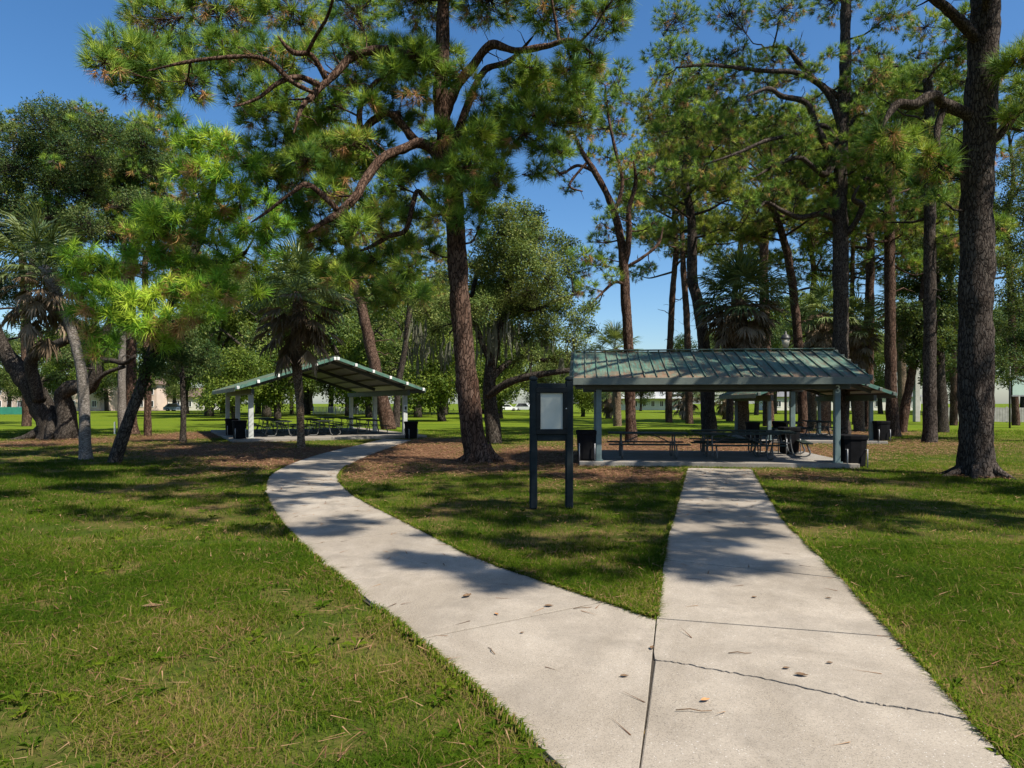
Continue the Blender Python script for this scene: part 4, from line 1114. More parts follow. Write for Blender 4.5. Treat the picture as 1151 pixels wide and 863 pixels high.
# --- oaks
def px_oak(name, label, cat, trunks, clumps, dens, tmpl, mat, bark='oak_bark', zmin=1.5, flare=0, group=None, moss=None, s=1.0, scale=(.8, 1.2), spread=2.0, girth=1.0, **kw):
    first = True; w = Wood()
    for txt, da, db in trunks:
        q = parse(txt); n = len(q)
        pts = [P(x, y, da + (db - da) * i / (n - 1)) for i, (x, y, r) in enumerate(q)]; rad = [girth * r * da / F for x, y, r in q]
        if first:
            pts[0].z = -.08; t = empty(name, (pts[0].x, pts[0].y, 0)); tag(t, label, cat, group); base = Vector((pts[0].x, pts[0].y, 0)); r0 = rad[0]; d0 = da; first = False
        w.limb(pts, rad, 14, .25, .16)
    if flare: base_flare(w, base, r0 * .8, flare)
    gr = grow(w, clumps_px(clumps, d0, spread, s), zmin, wig=.2, rscale=1.2)
    kw.setdefault('up', .15); kw.setdefault('flat', .8); kw.setdefault('drop', 0)
    po, di, va = foliate(w, gr, dens, vhi=1.0, **kw)
    w.build(t, M[bark]); set_crown(t, scatter(tmpl, po, di, RNG.uniform(*scale, len(po)), va, vj=.1), mat)
    if moss:
        V, T = [], []
        for (x, y, L, wd) in moss:
            for k in range(26):
                p = P(x + random.gauss(0, wd), y + random.gauss(0, 7), d0 + random.uniform(-1.2, 1.2)); ll = L * d0 / F * random.uniform(.4, 1.1); b = len(V)
                sd = Vector((random.gauss(0, 1), random.gauss(0, 1), 0)).normalized() * random.uniform(.02, .05)
                q = [p - sd * .4, p + sd * .4, p + Vector((random.gauss(0, .05), 0, -ll * .5)) - sd, p + Vector((random.gauss(0, .05), 0, -ll * .5)) + sd, p + Vector((random.gauss(0, .08), random.gauss(0, .08), -ll))]
                V += [v[:] for v in q]; T += [(b, b + 1, b + 3), (b, b + 3, b + 2), (b + 2, b + 3, b + 4)]
        V = np.array(V) ; va = RNG.uniform(0, 1, len(V))
        set_crown(t, (V, np.array(T), va), 'moss', 'moss')['kind'] = 'stuff'
    return t
O1_TR = [('62,494,26 60,482,18 48,458,15 34,435,13.5 18,412,12 4,392,9 -8,360,7 -20,320,6', 33.5, 33), ('70,493,18 76,478,13 73,455,11 71,442,10.5 84,434,10 98,436,9.5 106,425,9 110,402,8 116,382,6.5 130,345,5 140,300,4', 33.3, 32),
         ('44,450,9 38,425,8 35,405,7.5 48,393,7 62,388,6.5 78,380,5 92,362,4', 33, 31), ('36,408,6 34,385,5 30,350,4.4 36,300,4 45,250,3', 33, 32), ('110,405,4.4 125,405,3.6 140,408,3 152,400,2.6', 32.6, 31.6), ('100,436,4 118,420,3 140,412,2.2', 32.5, 32)]
O1_CL = ('40,135,24 62,130,26 88,136,26 112,146,26 136,152,24 158,160,22 20,160,24 45,165,28 75,168,28 105,178,28 132,186,26 158,192,24 176,182,18 10,190,24 35,200,28 65,205,28 95,212,28 125,220,26 152,226,22 8,225,26 35,240,28 65,245,28 96,250,26 120,258,22 145,262,18 10,265,26 40,280,26 68,285,24 '
  '20,310,22 5,330,20 50,315,20 30,345,14 80,350,12 20,360,12 95,385,12 80,402,14 60,400,10 62,425,9 105,350,12 130,370,12 55,372,12 110,320,14 -20,180,30 -25,230,30 -30,280,30 -20,330,24 -50,260,30 -25,130,24')
px_oak('oak_tree', 'massive dark oak with two leaning trunks at the left edge', 'oak tree', O1_TR, O1_CL, 90, LEAF, 'oak_leaves', flare=5, spread=3.0, girth=.80)
O2_TR = [('556,497,9 553,470,8 550,440,7.4 552,410,6.6 560,370,5.6 570,330,5 575,290,4', 29.5, 30), ('548,445,5 560,437,4.6 572,430,4.4 590,424,4 612,420,3.4 640,416,2.6', 29.5, 28), ('548,432,4 566,412,3.4 590,400,3 612,405,2.6 640,398,1.8', 29.5, 31), ('570,335,3 595,348,2.6 620,340,2.2 648,330,1.4', 30, 29), ('553,410,4 540,380,3.4 530,340,3 540,290,2.4', 29.5, 30.5)]
O2_CL = ('560,262,18 580,256,18 548,275,16 575,280,20 600,268,16 555,300,18 588,300,20 612,290,16 540,318,16 565,325,20 595,328,20 622,318,16 636,300,12 545,345,16 575,350,18 605,352,18 632,348,16 650,358,12 560,370,14 590,374,16 620,376,16 645,380,14 662,372,10 600,398,10 630,402,12 655,398,12 645,412,10 580,405,8 612,428,9 '
  '560,285,16 590,285,16 612,310,16 575,310,18 600,330,18 555,335,16 630,335,14 590,345,18 615,365,16 585,265,14 628,285,12 545,300,14 600,255,12 590,425,8 480,350,14 490,368,12 470,335,12 500,340,12 485,385,9 530,360,12 600,245,13 585,235,12 625,268,11 640,275,9 570,238,14 505,310,14 530,295,14 660,345,9 552,240,12')
px_oak('oak_tree', 'olive green mossy oak standing behind the central pine', 'oak tree', O2_TR, O2_CL, 125, LEAF, 'oak_olive', flare=0, spread=2.4, s=1.12,
       moss=[(478, 382, 36, 12), (500, 385, 36, 8), (560, 358, 40, 12), (548, 375, 40, 8), (575, 372, 30, 10), (470, 365, 26, 8), (640, 395, 24, 14), (610, 385, 24, 12)])
px_oak('young_oak', 'young oak with a thin mossy trunk left of the pale posted shelter', 'oak tree', [('206,498,4 206,480,3.2 206,450,3 205,425,2.6 203,395,2', 30.2, 30.2)],
       '200,390,14 215,398,14 188,402,12 228,405,12 205,415,12 190,420,9 222,420,10 240,412,9 212,378,12 232,392,10 180,395,9 246,400,8', 110, LEAF, 'oak_leaves', spread=.9, zmin=1.6)
px_oak('cedar_tree', 'dense black-green evergreen between two dark pine trunks at right', 'evergreen tree', [('1058,482,8 1058,460,7 1056,420,6 1054,360,5 1052,300,3', 41, 41)],
       '1030,300,15 1050,290,16 1070,300,15 1022,325,14 1045,322,18 1070,328,16 1024,350,15 1050,352,18 1074,358,14 1028,378,16 1054,380,18 1076,386,13 1034,402,15 1058,408,15 1078,412,10 1040,275,12 1062,268,11 1020,398,10 1045,425,9 1066,340,14 1016,365,10', 120, LEAF_MID, 'oak_leaves', spread=1.2, zmin=2)
px_oak('oak_tree', 'dark oak reaching in from the right edge behind the thickest pine', 'oak tree', [('1196,492,14 1194,460,11 1186,420,10 1180,370,9 1172,310,7 1165,260,5', 31, 31)],
       '1130,200,13 1145,215,16 1128,232,14 1150,245,18 1132,262,16 1148,280,18 1130,298,16 1150,315,18 1132,332,16 1148,350,18 1130,368,14 1148,382,16 1136,398,13 1152,412,12 1170,230,24 1180,280,24 1180,340,24 1175,390,20 1200,260,24 1200,320,26 1125,408,9 1140,425,9 1200,380,22 1140,185,13 1165,190,18', 95, LEAF, 'oak_leaves', spread=1.6, zmin=1.5)

# --- palms
def palm(label, tr, d, crown, n_green, n_dead, scale, mat='palm_green', bark='palm_bark', skirt_len=1.2, lean_out=1.0, group='cabbage palms'):
    pts, rad = trunk_px(tr, d)
    t = empty('palm_tree', (pts[0].x, pts[0].y, 0)); tag(t, label, 'palm tree', group)
    w = Wood(); w.limb(pts, rad, 12, .15, .12); w.build(t, M[bark])
    top = pts[-1]
    po, di, va, sc = [], [], [], []
    for k in range(n_green):
        a = 2.399 * k; el = R(88 - 105 * (k / n_green) ** .8 + random.uniform(-7, 7))
        dv = Vector((math.cos(a) * math.cos(el), math.sin(a) * math.cos(el), math.sin(el)))
        po.append((top + dv * .1 + Vector((0, 0, random.uniform(-.25, .05))))[:]); di.append(dv[:]); va.append(random.uniform(.1, 1) if el > 0 else random.uniform(.3, .8)); sc.append(scale * random.uniform(.85, 1.1))
    set_crown(t, scatter(GREEN_FROND, po, di, np.array(sc), va, gravity=True, vj=.07), mat)
    po, di, va, sc = [], [], [], []
    for k in range(n_dead):
        a = 2.399 * k + .7; f = k / max(1, n_dead)
        el = R(2 - 78 * f ** .8 + random.uniform(-10, 10))
        dv = Vector((math.cos(a) * math.cos(el), math.sin(a) * math.cos(el), math.sin(el)))
        zo = -random.uniform(0, 1) * skirt_len * f
        po.append((top + Vector((dv.x, dv.y, 0)) * .12 + Vector((0, 0, zo - .1)))[:]); di.append(dv[:]); va.append(random.uniform(0, 1)); sc.append(scale * random.uniform(.75, 1.1) * lean_out)
    if n_dead: set_crown(t, scatter(DEAD_FROND, po, di, np.array(sc), va, gravity=True, vj=.12), 'palm_dead', 'dead_frond_skirt')
    return t
palm('tall grey-trunked palm at left with a long grey skirt in front of the oak', '97,517,8.5 96,506,6.4 95,470,5.6 93,430,5.5 88,400,5.4 78,365,5.4 66,335,5.6 56,315,5.8 48,300,5.8', 21.4, None, 30, 50, 1.0, 'palm_dark', 'palm_grey', 1.7)
palm('short palm with a shaggy brown skirt in front of the pale posted shelter', '339,504,5 338,490,4.2 337,455,4.2 335,430,5 333,400,5.6 334,365,5.8 335,328,5.6', 26.8, None, 50, 62, 1.25, 'palm_green', 'palm_bark', 2.3)
palm('shaggy dark palm whose crown rises above the middle of the near shelter roof', '835,489,8 834,460,7.4 834,420,7 833,380,7 832,335,7', 37, None, 52, 150, 1.5, 'palm_dark', 'palm_bark', 2.4)
palm('palm left of the tall straight pine, just behind the lantern', '927,482,7 927,440,6.4 926,400,6 926,352,6', 43, None, 34, 80, 1.25, 'palm_green', 'palm_bark', 2.0)
palm('palm with a brown skirt right of the tall straight pine', '966,482,6 965,440,5.6 963,400,5.6 962,365,5.6', 43, None, 30, 80, 1.2, 'palm_dark', 'palm_bark', 2.2)
palm('small far palm seen under the left end of the near shelter roof', '684,470,4 684,455,3.6 684,442,3.4', 79, None, 30, 40, 1.3, 'palm_green', 'palm_bark', 1.0)
palm('dark palm crown above the left end of the near shelter roof', '694,478,5 693,440,4.6 692,405,4.4 691,392,4.2', 52, None, 36, 50, 1.2, 'palm_dark', 'palm_bark', 1.2)
palm('far palm under the near shelter roof, left of the thick dark pine', '771,471,4.6 771,455,4.2 770,440,4', 72, None, 34, 60, 1.3, 'palm_dark', 'palm_bark', 1.2)
palm('low far palm under the near shelter roof, right of the thick dark pine', '816,470,4.4 816,455,4 816,444,4', 74, None, 34, 50, 1.3, 'palm_green', 'palm_bark', 1.0)
palm('palm with pale fronds above the right end of the near shelter roof', '912,480,6 912,440,5.4 911,400,5 911,372,5', 47, None, 32, 60, 1.1, 'palm_green', 'palm_bark', 1.6)
palm('palm behind the two straight trunks at right', '1014,478,5 1014,440,4.8 1013,400,4.6 1013,340,4.4', 54, None, 32, 70, 1.3, 'palm_green', 'palm_bark', 2.0)

# --- far trees: a few kinds grown once, then copied
def far_tree(label, h, rx, mat, trunk_h, seed, bushy=1.0):
    random.seed(seed)
    t = empty('far_tree', (0, 0, 0)); tag(t, label, 'tree', 'trees along the far side of the lawn')
    w = Wood(); w.limb([(0, 0, -.1), (.1, .05, trunk_h * .6), (.0, .1, trunk_h), (.2, 0, h * .6)], [.32, .26, .22, .1], 8, .6, .1)
    for k in range(5):
        a = k * 1.26 + random.random(); w.limb([(0, .05, trunk_h * random.uniform(.8, 1.1)), (math.cos(a) * rx * .3, math.sin(a) * rx * .3, h * .5), (math.cos(a) * rx * .6, math.sin(a) * rx * .6, h * .65)], [.15, .1, .05], 6, .6, .1)
    cl = []
    for k in range(int(40 * bushy)):
        a = random.uniform(0, 6.28); u = random.uniform(-1, 1); q = (1 - u * u) ** .5 * random.uniform(.6, 1)
        zc = trunk_h + (h - trunk_h) * .5
        cl.append(((math.cos(a) * q * rx * random.uniform(.6, 1.1), math.sin(a) * q * rx * random.uniform(.6, 1.1), zc + u * (h - trunk_h) * .46 + random.gauss(0, .5)), random.uniform(.55, 1.35)))
    gr = grow(w, cl, trunk_h * .7, 4, .2, 1.2)
    po, di, va = foliate(w, gr, 24, twigs=.1, up=.2, flat=.75, drop=0, vhi=1.0, shell=.4)
    w.build(t, M['oak_bark']); set_crown(t, scatter(LEAF_FAR, po, di, RNG.uniform(.8, 1.25, len(po)), va, vj=.1), mat)
    return t
FT = [far_tree('broad light green tree in the far tree line', 11, 4.8, 'leaves_light', 3.0, 1), far_tree('dark green round tree in the far tree line', 11.5, 5.2, 'oak_leaves', 3.2, 2),
      far_tree('olive green spreading tree in the far tree line', 9.5, 5.5, 'oak_olive', 2.6, 3), far_tree('small light green tree on the open lawn', 5.2, 2.6, 'leaves_light', 1.4, 4, .6)]
KIND = ['broad light green tree', 'dark green round tree', 'olive green spreading tree', 'small light green tree']
random.seed(5)
FAR = []  # kind, px, depth, scale
for px, k, d, sc in [(40, 2, 118, 1.0), (95, 0, 112, 1.0), (150, 0, 125, 1.05), (210, 0, 84, .95), (250, 2, 92, 1.15), (290, 1, 88, 1.2), (328, 0, 110, 1.0), (372, 1, 96, 1.15), (400, 0, 120, 1.2), (425, 2, 104, 1.1), (470, 0, 84, 1.1), (500, 0, 100, 1.15), (535, 2, 112, 1.1),
                     (562, 0, 108, 1.0), (598, 1, 118, 1.0), (622, 2, 100, .85), (655, 0, 96, .8), (672, 2, 118, .9), (720, 1, 150, .9), (790, 1, 96, 1.0), (850, 1, 100, 1.1), (895, 0, 110, 1.3), (940, 1, 118, 1.1), (990, 2, 112, 1.2), (1030, 0, 120, 1.3), (1075, 1, 104, 1.2), (1110, 2, 90, 1.1), (1150, 0, 96, 1.2), (1190, 1, 100, 1.2),
                     (-40, 1, 110, 1.1), (10, 1, 140, 1.1), (260, 0, 140, 1.2), (350, 2, 150, 1.3), (450, 1, 140, 1.4), (520, 1, 150, 1.3), (640, 1, 160, 1.0), (820, 0, 130, 1.2), (870, 2, 86, 1.0), (960, 0, 140, 1.3), (1060, 0, 140, 1.4), (-90, 0, 120, 1.2), (1240, 2, 120, 1.3), (70, 0, 88, .8), (120, 1, 150, 1.2), (195, 2, 150, 1.1),
                     (235, 0, 70, 1.2), (300, 2, 66, 1.3), (392, 0, 72, 1.25), (470, 2, 64, 1.1), (545, 0, 88, 1.3), (500, 1, 92, 1.4), (345, 1, 80, 1.4), (600, 0, 92, 1.0),
                     (265, 3, 70, 1.0), (312, 3, 76, 1.1), (415, 3, 82, 1.2), (497, 3, 66, 1.2), (562, 3, 78, 1.15), (655, 3, 88, .9)]:
    FAR.append((k, px, d, sc))
LAND = [(-200, 'beyond the oak at the left edge'), (120, 'behind the leaning pine at left'), (185, 'left of the pale posted shelter'), (270, 'behind the left end of the pale posted shelter'), (350, 'behind the middle of the pale posted shelter'), (440, 'right of the pale posted shelter'), (530, 'between the central pine and the notice board'),
        (645, 'behind the left half of the near shelter'), (760, 'behind the right half of the near shelter'), (950, 'right of the near shelter'), (1085, 'beyond the thickest pine at right')]
used = {}
for k, px, d, sc in FAR:
    if d < 100 and k != 3: d *= 1.3; sc *= 1.2
    x = (px - CX) / F * d
    first = k not in used
    o = FT[k] if first else copy_tree(FT[k]); used[k] = used.get(k, 0) + 1
    o.location = (x, d, 0); o.rotation_euler = (0, 0, random.uniform(0, 6.28)); s_ = sc * (1.22 if px < 600 or px > 860 else 1.0) * random.uniform(.95, 1.08); o.scale = (s_ * random.uniform(.95, 1.1), s_, s_ * random.uniform(.95, 1.08))
    where = [w_ for p_, w_ in LAND if p_ <= px][-1]
    dist = 'nearer row' if d < 100 else 'far row' if d < 122 else 'farthest row'
    lb = KIND[k] + ', ' + dist + ', ' + where
    o['label'] = lb

# ---------------------------------------------------------------- far buildings, fences, cars
def window_on(parent, x, z, w, h, y, mat='white_paint'):
    m = MB()
    m.box((x, y - .03, z + h / 2), (w, .08, .10)); m.box((x, y - .03, z - h / 2), (w, .10, .10))
    m.box((x - w / 2, y - .03, z), (.10, .08, h)); m.box((x + w / 2, y - .03, z), (.10, .08, h)); m.box((x, y - .02, z), (.05, .05, h))
    wd = m.build('window', M[mat], parent)
    m = MB(); m.box((x, y + .0, z), (w - .1, .03, h - .1)); m.build('pane', M['window'], wd)
def building(label, px0, px1, d, floors, wall, roof, fh=2.9, depth=10, bays=6, pitched=True, balcony=False, rz=0.0):
    x0, x1 = (px0 - CX) / F * d, (px1 - CX) / F * d; L = x1 - x0; h = floors * fh + .4
    t = empty('apartment_building', ((x0 + x1) / 2, d, 0), rz); tag(t, label, 'building')
    m = MB(); m.box((0, depth / 2, h / 2), (L, depth, h)); m.build('wall', M[wall], t)
    m = MB()
    if pitched:
        e = .6
        m.add([(-L / 2 - e, -e, h + .002), (L / 2 + e, -e, h + .002), (L / 2 + e, depth + e, h + .002), (-L / 2 - e, depth + e, h + .002), (-L / 2 + 2, depth / 2, h + 2.3), (L / 2 - 2, depth / 2, h + 2.3)], [(0, 1, 5, 4), (2, 3, 4, 5), (1, 2, 5), (3, 0, 4), (3, 2, 1, 0)])
    else: m.box((0, depth / 2, h + .2), (L + .6, depth + .6, .4))
    m.build('roof', M[roof], t)
    for f in range(floors):
        for b in range(bays):
            x = -L / 2 + L * (b + .5) / bays; z = f * fh + 1.6
            window_on(t, x, z, L / bays * .42, 1.4, -.005)
        if balcony and f > 0:
            m = MB(); m.box((0, -.75, f * fh + .1), (L * .96, 1.5, .18))
            m.box((0, -1.46, f * fh + 1.1), (L * .96, .06, .08))
            for k in range(int(L * 2)): m.box((-L * .48 + k * .5, -1.46, f * fh + .64), (.06, .05, .9))
            bl_ = m.build('balcony', M['white_paint'], t)
    return t
building('beige pink apartment block far behind the oak at the left edge', 52, 112, 150, 2, 'wall_pink', 'roof_brown', bays=5)
building('beige pink apartment block behind the leaning pine at left', 118, 176, 160, 2, 'wall_pink', 'roof_brown', bays=5)
building('low brown-roofed house behind the lone orange pine trunk', 180, 232, 165, 1, 'wall_pale', 'roof_brown', bays=4)
building('pinkish apartment block at the left edge beyond the green court fence', -30, 40, 152, 2, 'wall_pink', 'roof_brown', bays=6)
building('grey and white building with balconies seen under the near shelter roof', 690, 768, 172, 2, 'wall_grey', 'roof_grey', bays=8, pitched=True, balcony=True)
building('long low pale building far behind the farthest shelter', 868, 1035, 165, 1, 'wall_pale', 'roof_grey', bays=12)

def run_fence(label, a, b, h, mat, post_mat, step=2.5, slats=True, gap=.0, name='fence', zlo=.05):
    a, b = Vector(a), Vector(b); d = b - a; L = d.length; rz = math.atan2(d.y, d.x)
    t = empty(name, a, rz); tag(t, label, 'fence')
    m = MB()
    n = int(L / .22)
    for k in range(n):
        m.box(((k + .5) * L / n, 0, zlo + (h - zlo) / 2 + random.uniform(-.02, .02)), (L / n - gap, .03, h - zlo))
    m.build('panel', M[mat], t)
    for k in range(int(L / step) + 1):
        m = MB(); m.box((min(L, k * step), .06, h / 2 + .04), (.09, .09, h + .1)); m.build('post', M[post_mat], t)
    return t
run_fence('weathered grey board fence behind the pale green board at right', G(1052, 474.5), G(1200, 475), 1.35, 'fence_grey', 'fence_grey', 3.0, gap=.02)
run_fence('green screened court fence at the left edge', G(-40, 466), G(36, 466), 1.15, 'green_mesh', 'pole_dark', 3.0, gap=.004)
run_fence('white picket fence far behind the pale posted shelter', G(352, 465.5), G(445, 465.5), 1.2, 'fence_white', 'fence_white', 3.5, gap=.10)

sp_ = G(1135, 481)
t = empty('park_sign', sp_); tag(t, 'pale green board on tall dark poles at the right edge', 'sign')
zz = lambda py, d: H - (py - HY) / F * d
for dx in (0, .7 + 2.6):
    m = MB(); m.tube([(dx, 0, -.05), (dx, 0, zz(412, sp_.y))], [.06, .055], 8); m.build('pole', M['pole_dark'], t)
z0, z1 = zz(444, sp_.y), zz(424, sp_.y)
m = MB(); m.box((1.75, -.1, (z0 + z1) / 2), (3.3, .06, z1 - z0), bev=.01); m.build('board', M['banner'], t)
m = MB(); m.box((1.75, -.1, z1 + .05), (3.4, .1, .08)); m.box((1.75, -.1, z0 - .05), (3.4, .1, .08)); m.build('board_frame', M['galv'], t)

def car(label, loc, rz, paint, L=4.5, Hh=1.5):
    t = empty('parked_car', loc, rz); tag(t, label, 'car', 'cars parked beyond the lawn')
    def shell(prof, hw, ins):
        m = MB(); n = len(prof)
        vs = [(x, -hw, z) for x, z in prof] + [(x, hw, z) for x, z in prof]
        fs = [tuple(range(n)), tuple(range(2 * n - 1, n - 1, -1))] + [(i, n + i, n + (i + 1) % n, (i + 1) % n) for i in range(n)]
        return m.add(vs, fs)
    a = L / 2
    m = shell([(-a, .35), (-a + .1, .25), (a - .15, .25), (a, .4), (a - .05, .72), (a - 1.1, .92), (a - 1.9, Hh), (-a + .9, Hh), (-a + .25, .98), (-a, .85)], .88, 0); m.build('body', M[paint], t)
    for sg in (-1, 1):
        m = MB(); m.add([(a - 1.35, sg * .89, .95), (-a + .55, sg * .89, .95), (-a + 1.05, sg * .89, Hh - .1), (a - 1.95, sg * .89, Hh - .1)], [(0, 1, 2, 3)]); m.build('window', M['car_glass'], t)
        for x in (-a + .85, a - .85):
            m = MB(); m.tube([(x, sg * .72, .33), (x, sg * .93, .33)], [.33, .33], 16); wl = m.build('wheel', M['tyre'], t)
            m = MB(); m.tube([(x, sg * .90, .33), (x, sg * .945, .33)], [.19, .18], 12); m.build('rim', M['galv'], wl)
        m = MB(); m.box((a - .04, sg * .6, .62), (.1, .36, .14), bev=.02); m.build('headlight', M['chrome'], t)
    return t
car('blue grey parked car between the orange pine trunk and the young oak', ((197 - CX) / F * 150, 150, 0), R(20), 'blue_paint', 4.6, 1.7)
car('white parked car between the central pine and the notice board, left one of two', ((570 - CX) / F * 155, 155, 0), R(10), 'white_paint')
car('white parked car between the central pine and the notice board, right one of two', ((590 - CX) / F * 160, 160, 0), R(-15), 'white_paint', 4.8, 1.8)

# ---------------------------------------------------------------- grass and straw
def blades(n_total, d0, d1, power, hmin, hmax, wnear, wgrow, two):
    u = RNG.random(n_total * 2)
    d = (d0 ** power + u * (d1 ** power - d0 ** power)) ** (1 / power)
    x = RNG.uniform(-1, 1, len(d)) * (.80 * d + 1.2)
    m = mulch(x, d)
    # uneven sward
    cell = np.array([noise.noise(Vector((a_ * 1.5, b_ * 1.5, 2))) for a_, b_ in zip(x, d)])
    big = np.array([noise.noise(Vector((a_ * .35, b_ * .35, 7))) for a_, b_ in zip(x, d)])
    keep = ~in_poly(x, d, left_poly) & ~in_poly(x, d, straight_poly)
    for sl in SLABS: keep &= ~in_poly(x, d, sl)
    keep &= RNG.random(len(d)) > np.clip((m + cell * .9 - .42) * 2.0, 0, .95)
    bare = np.array([noise.noise(Vector((a_ * 1.1, b_ * 1.1, 55))) + .6 * noise.noise(Vector((a_ * 3.1, b_ * 3.1, 8))) for a_, b_ in zip(x, d)])
    keep &= RNG.random(len(d)) < np.clip(.80 + cell * .9 + big * .5 - 1.3 * np.clip(bare - .12, 0, .6), .12, 1)
    x, d, cell, big = x[keep], d[keep], cell[keep], big[keep]
    n = len(x)
    hgt = RNG.uniform(hmin, hmax, n) * (1 + .5 * cell + .35 * big); w = (wnear + wgrow * d) * RNG.uniform(.7, 1.3, n)
    a = RNG.uniform(0, 2 * math.pi, n); ln = RNG.uniform(.5, 2.6, n) * hgt; hgt = hgt * np.where(RNG.random(n) < .6, .6, 1.0)
    sx, sy = -np.sin(a) * w / 2, np.cos(a) * w / 2; lx, ly = np.cos(a) * ln, np.sin(a) * ln
    z0 = -.02
    dry = .40 - .45 * big + .55 * np.array([noise.noise(Vector((a_ * .9, b_ * .9, 31))) for a_, b_ in zip(x, d)])
    # worn, sunburnt lawn in the open foreground; greener under the trees
    dry += .10 * np.clip((9 - d) / 4, -1, 1)
    var = np.clip(.10 + .55 * dry + RNG.normal(size=n) * .17, 0, .82)
    brown = RNG.random(n) < np.clip(.10 + .5 * (dry - .42), .05, .5)
    var[brown] = RNG.uniform(.86, 1, brown.sum())
    if two:
        V = np.stack([np.stack([x - sx, d - sy, np.full(n, z0)], 1), np.stack([x + sx, d + sy, np.full(n, z0)], 1),
                      np.stack([x + lx * .35 - sx * .8, d + ly * .35 - sy * .8, hgt * .6], 1), np.stack([x + lx * .35 + sx * .8, d + ly * .35 + sy * .8, hgt * .6], 1),
                      np.stack([x + lx, d + ly, hgt * .92], 1)], 1)
        T = np.array([(0, 1, 3), (0, 3, 2), (2, 3, 4)]); k = 5
    else:
        V = np.stack([np.stack([x - sx, d - sy, np.full(n, z0)], 1), np.stack([x + sx, d + sy, np.full(n, z0)], 1), np.stack([x + lx * .8, d + ly * .8, hgt], 1)], 1)
        T = np.array([(0, 1, 2)]); k = 3
    TT = (T[None] + (np.arange(n) * k)[:, None, None]).reshape(-1, 3)
    return V.reshape(-1, 3), TT, np.repeat(var, k)
def merge(parts):
    o = 0; Vs, Ts, Va = [], [], []
    for v, t_, a_ in parts: Vs.append(v); Ts.append(t_ + o); Va.append(a_); o += len(v)
    return np.concatenate(Vs), np.concatenate(Ts), np.concatenate(Va)
def edge_blades(poly, n, other):
    """grass creeping over the edge of a path"""
    r = np.random.default_rng(17); V, T, va = [], [], []
    P2 = [np.array([p[0], p[1]]) for p in poly]; seg = [(a, b, np.linalg.norm(b - a)) for a, b in zip(P2, P2[1:] + P2[:1])]
    seg = [q for q in seg if q[2] > 1e-4 and max(q[0][1], q[1][1]) < 19 and min(q[0][1], q[1][1]) > 2.3]
    area = sum(a[0] * b[1] - b[0] * a[1] for a, b in zip(P2, P2[1:] + P2[:1])); sg = 1 if area > 0 else -1
    nrm_ = lambda a, b: np.array([-(b - a)[1], (b - a)[0]]) / np.linalg.norm(b - a) * sg
    mid_ = np.array([(q[0] + q[1]) / 2 - nrm_(q[0], q[1]) * .10 for q in seg]); hit = in_poly(mid_[:, 0], mid_[:, 1], other)
    seg = [q for q, h_ in zip(seg, hit) if not h_]
    wts = np.array([q[2] / (2 + .5 * (q[0][1] + q[1][1]) / 2) for q in seg]); wts /= wts.sum()
    for k in r.choice(len(seg), n, p=wts):
        a, b, L = seg[k]; d = (b - a) / L; nin = np.array([-d[1], d[0]]) * sg
        p = a + (b - a) * r.random()
        if noise.noise(Vector((p[0] * 2.2, p[1] * 2.2, 4))) < r.uniform(-.5, .25): continue
        p = p - nin * r.uniform(-.004, .05); h = r.uniform(.02, .06); l = r.uniform(.02, .085); w = .0022 + .0005 * p[1]
        dr = nin * r.uniform(.2, 1) + d * r.normal() * .8; dr /= np.linalg.norm(dr); s_ = np.array([-dr[1], dr[0]]) * w; k0 = len(V)
        q1, q2 = p + dr * l * .45, p + dr * l
        V += [(*(p - s_), -.01), (*(p + s_), -.01), (*(q1 - s_ * .8), h), (*(q1 + s_ * .8), h), (*q2, h * .7 + .012)]
        T += [(k0, k0 + 1, k0 + 3), (k0, k0 + 3, k0 + 2), (k0 + 2, k0 + 3, k0 + 4)]; va += [r.uniform(.1, .75) if r.random() < .8 else r.uniform(.86, 1)] * 5
    return np.array(V), np.array(T), np.array(va)
gr_ = merge([edge_blades([p for p in left_poly], 15000, straight_poly), edge_blades(fine_straight, 13000, left_poly), blades(240000, 2.7, 8.5, 1.3, .022, .075, .0030, .0004, True), blades(190000, 8, 20, 1.1, .035, .07, .003, .0006, False), blades(120000, 19, 45, 1.0, .04, .075, .004, .0006, False)])
tag(link('grass', mesh_tris('grass', *gr_), M['grass']), 'short green and straw coloured lawn grass blades', 'grass', kind='stuff')
# broad-leaved weeds in the turf
wr = np.random.default_rng(3); V, T, va = [], [], []
for k in range(420):
    d = 2.9 + 11 * wr.random() ** 1.5; x = wr.uniform(-1, 1) * (.8 * d + .8)
    xa, da = np.array([x]), np.array([d])
    if in_poly(xa, da, left_poly)[0] or in_poly(xa, da, straight_poly)[0] or mulch(xa, da)[0] > .5: continue
    g0 = wr.uniform(0, 6.28); sz = wr.uniform(.04, .10); nv = wr.integers(5, 9); tone = wr.uniform(.1, .6)
    for j in range(nv):
        a = g0 + j * 6.28 / nv + wr.normal() * .25; l = sz * wr.uniform(.7, 1.3); b = len(V); c_, s_ = math.cos(a), math.sin(a); wd_ = l * .16; h_ = wr.uniform(.02, .05)
        V += [(x, d, .0), (x + c_ * l * .5 - s_ * wd_, d + s_ * l * .5 + c_ * wd_, h_), (x + c_ * l, d + s_ * l, h_ * .8), (x + c_ * l * .5 + s_ * wd_, d + s_ * l * .5 - c_ * wd_, h_)]
        T += [(b, b + 1, b + 2), (b, b + 2, b + 3)]; va += [tone] * 4
tag(link('lawn_weeds', mesh_tris('lawn_weeds', np.array(V), np.array(T), np.array(va)), M['grass']), 'small broad leaved weeds among the lawn grass', 'weeds', kind='stuff')
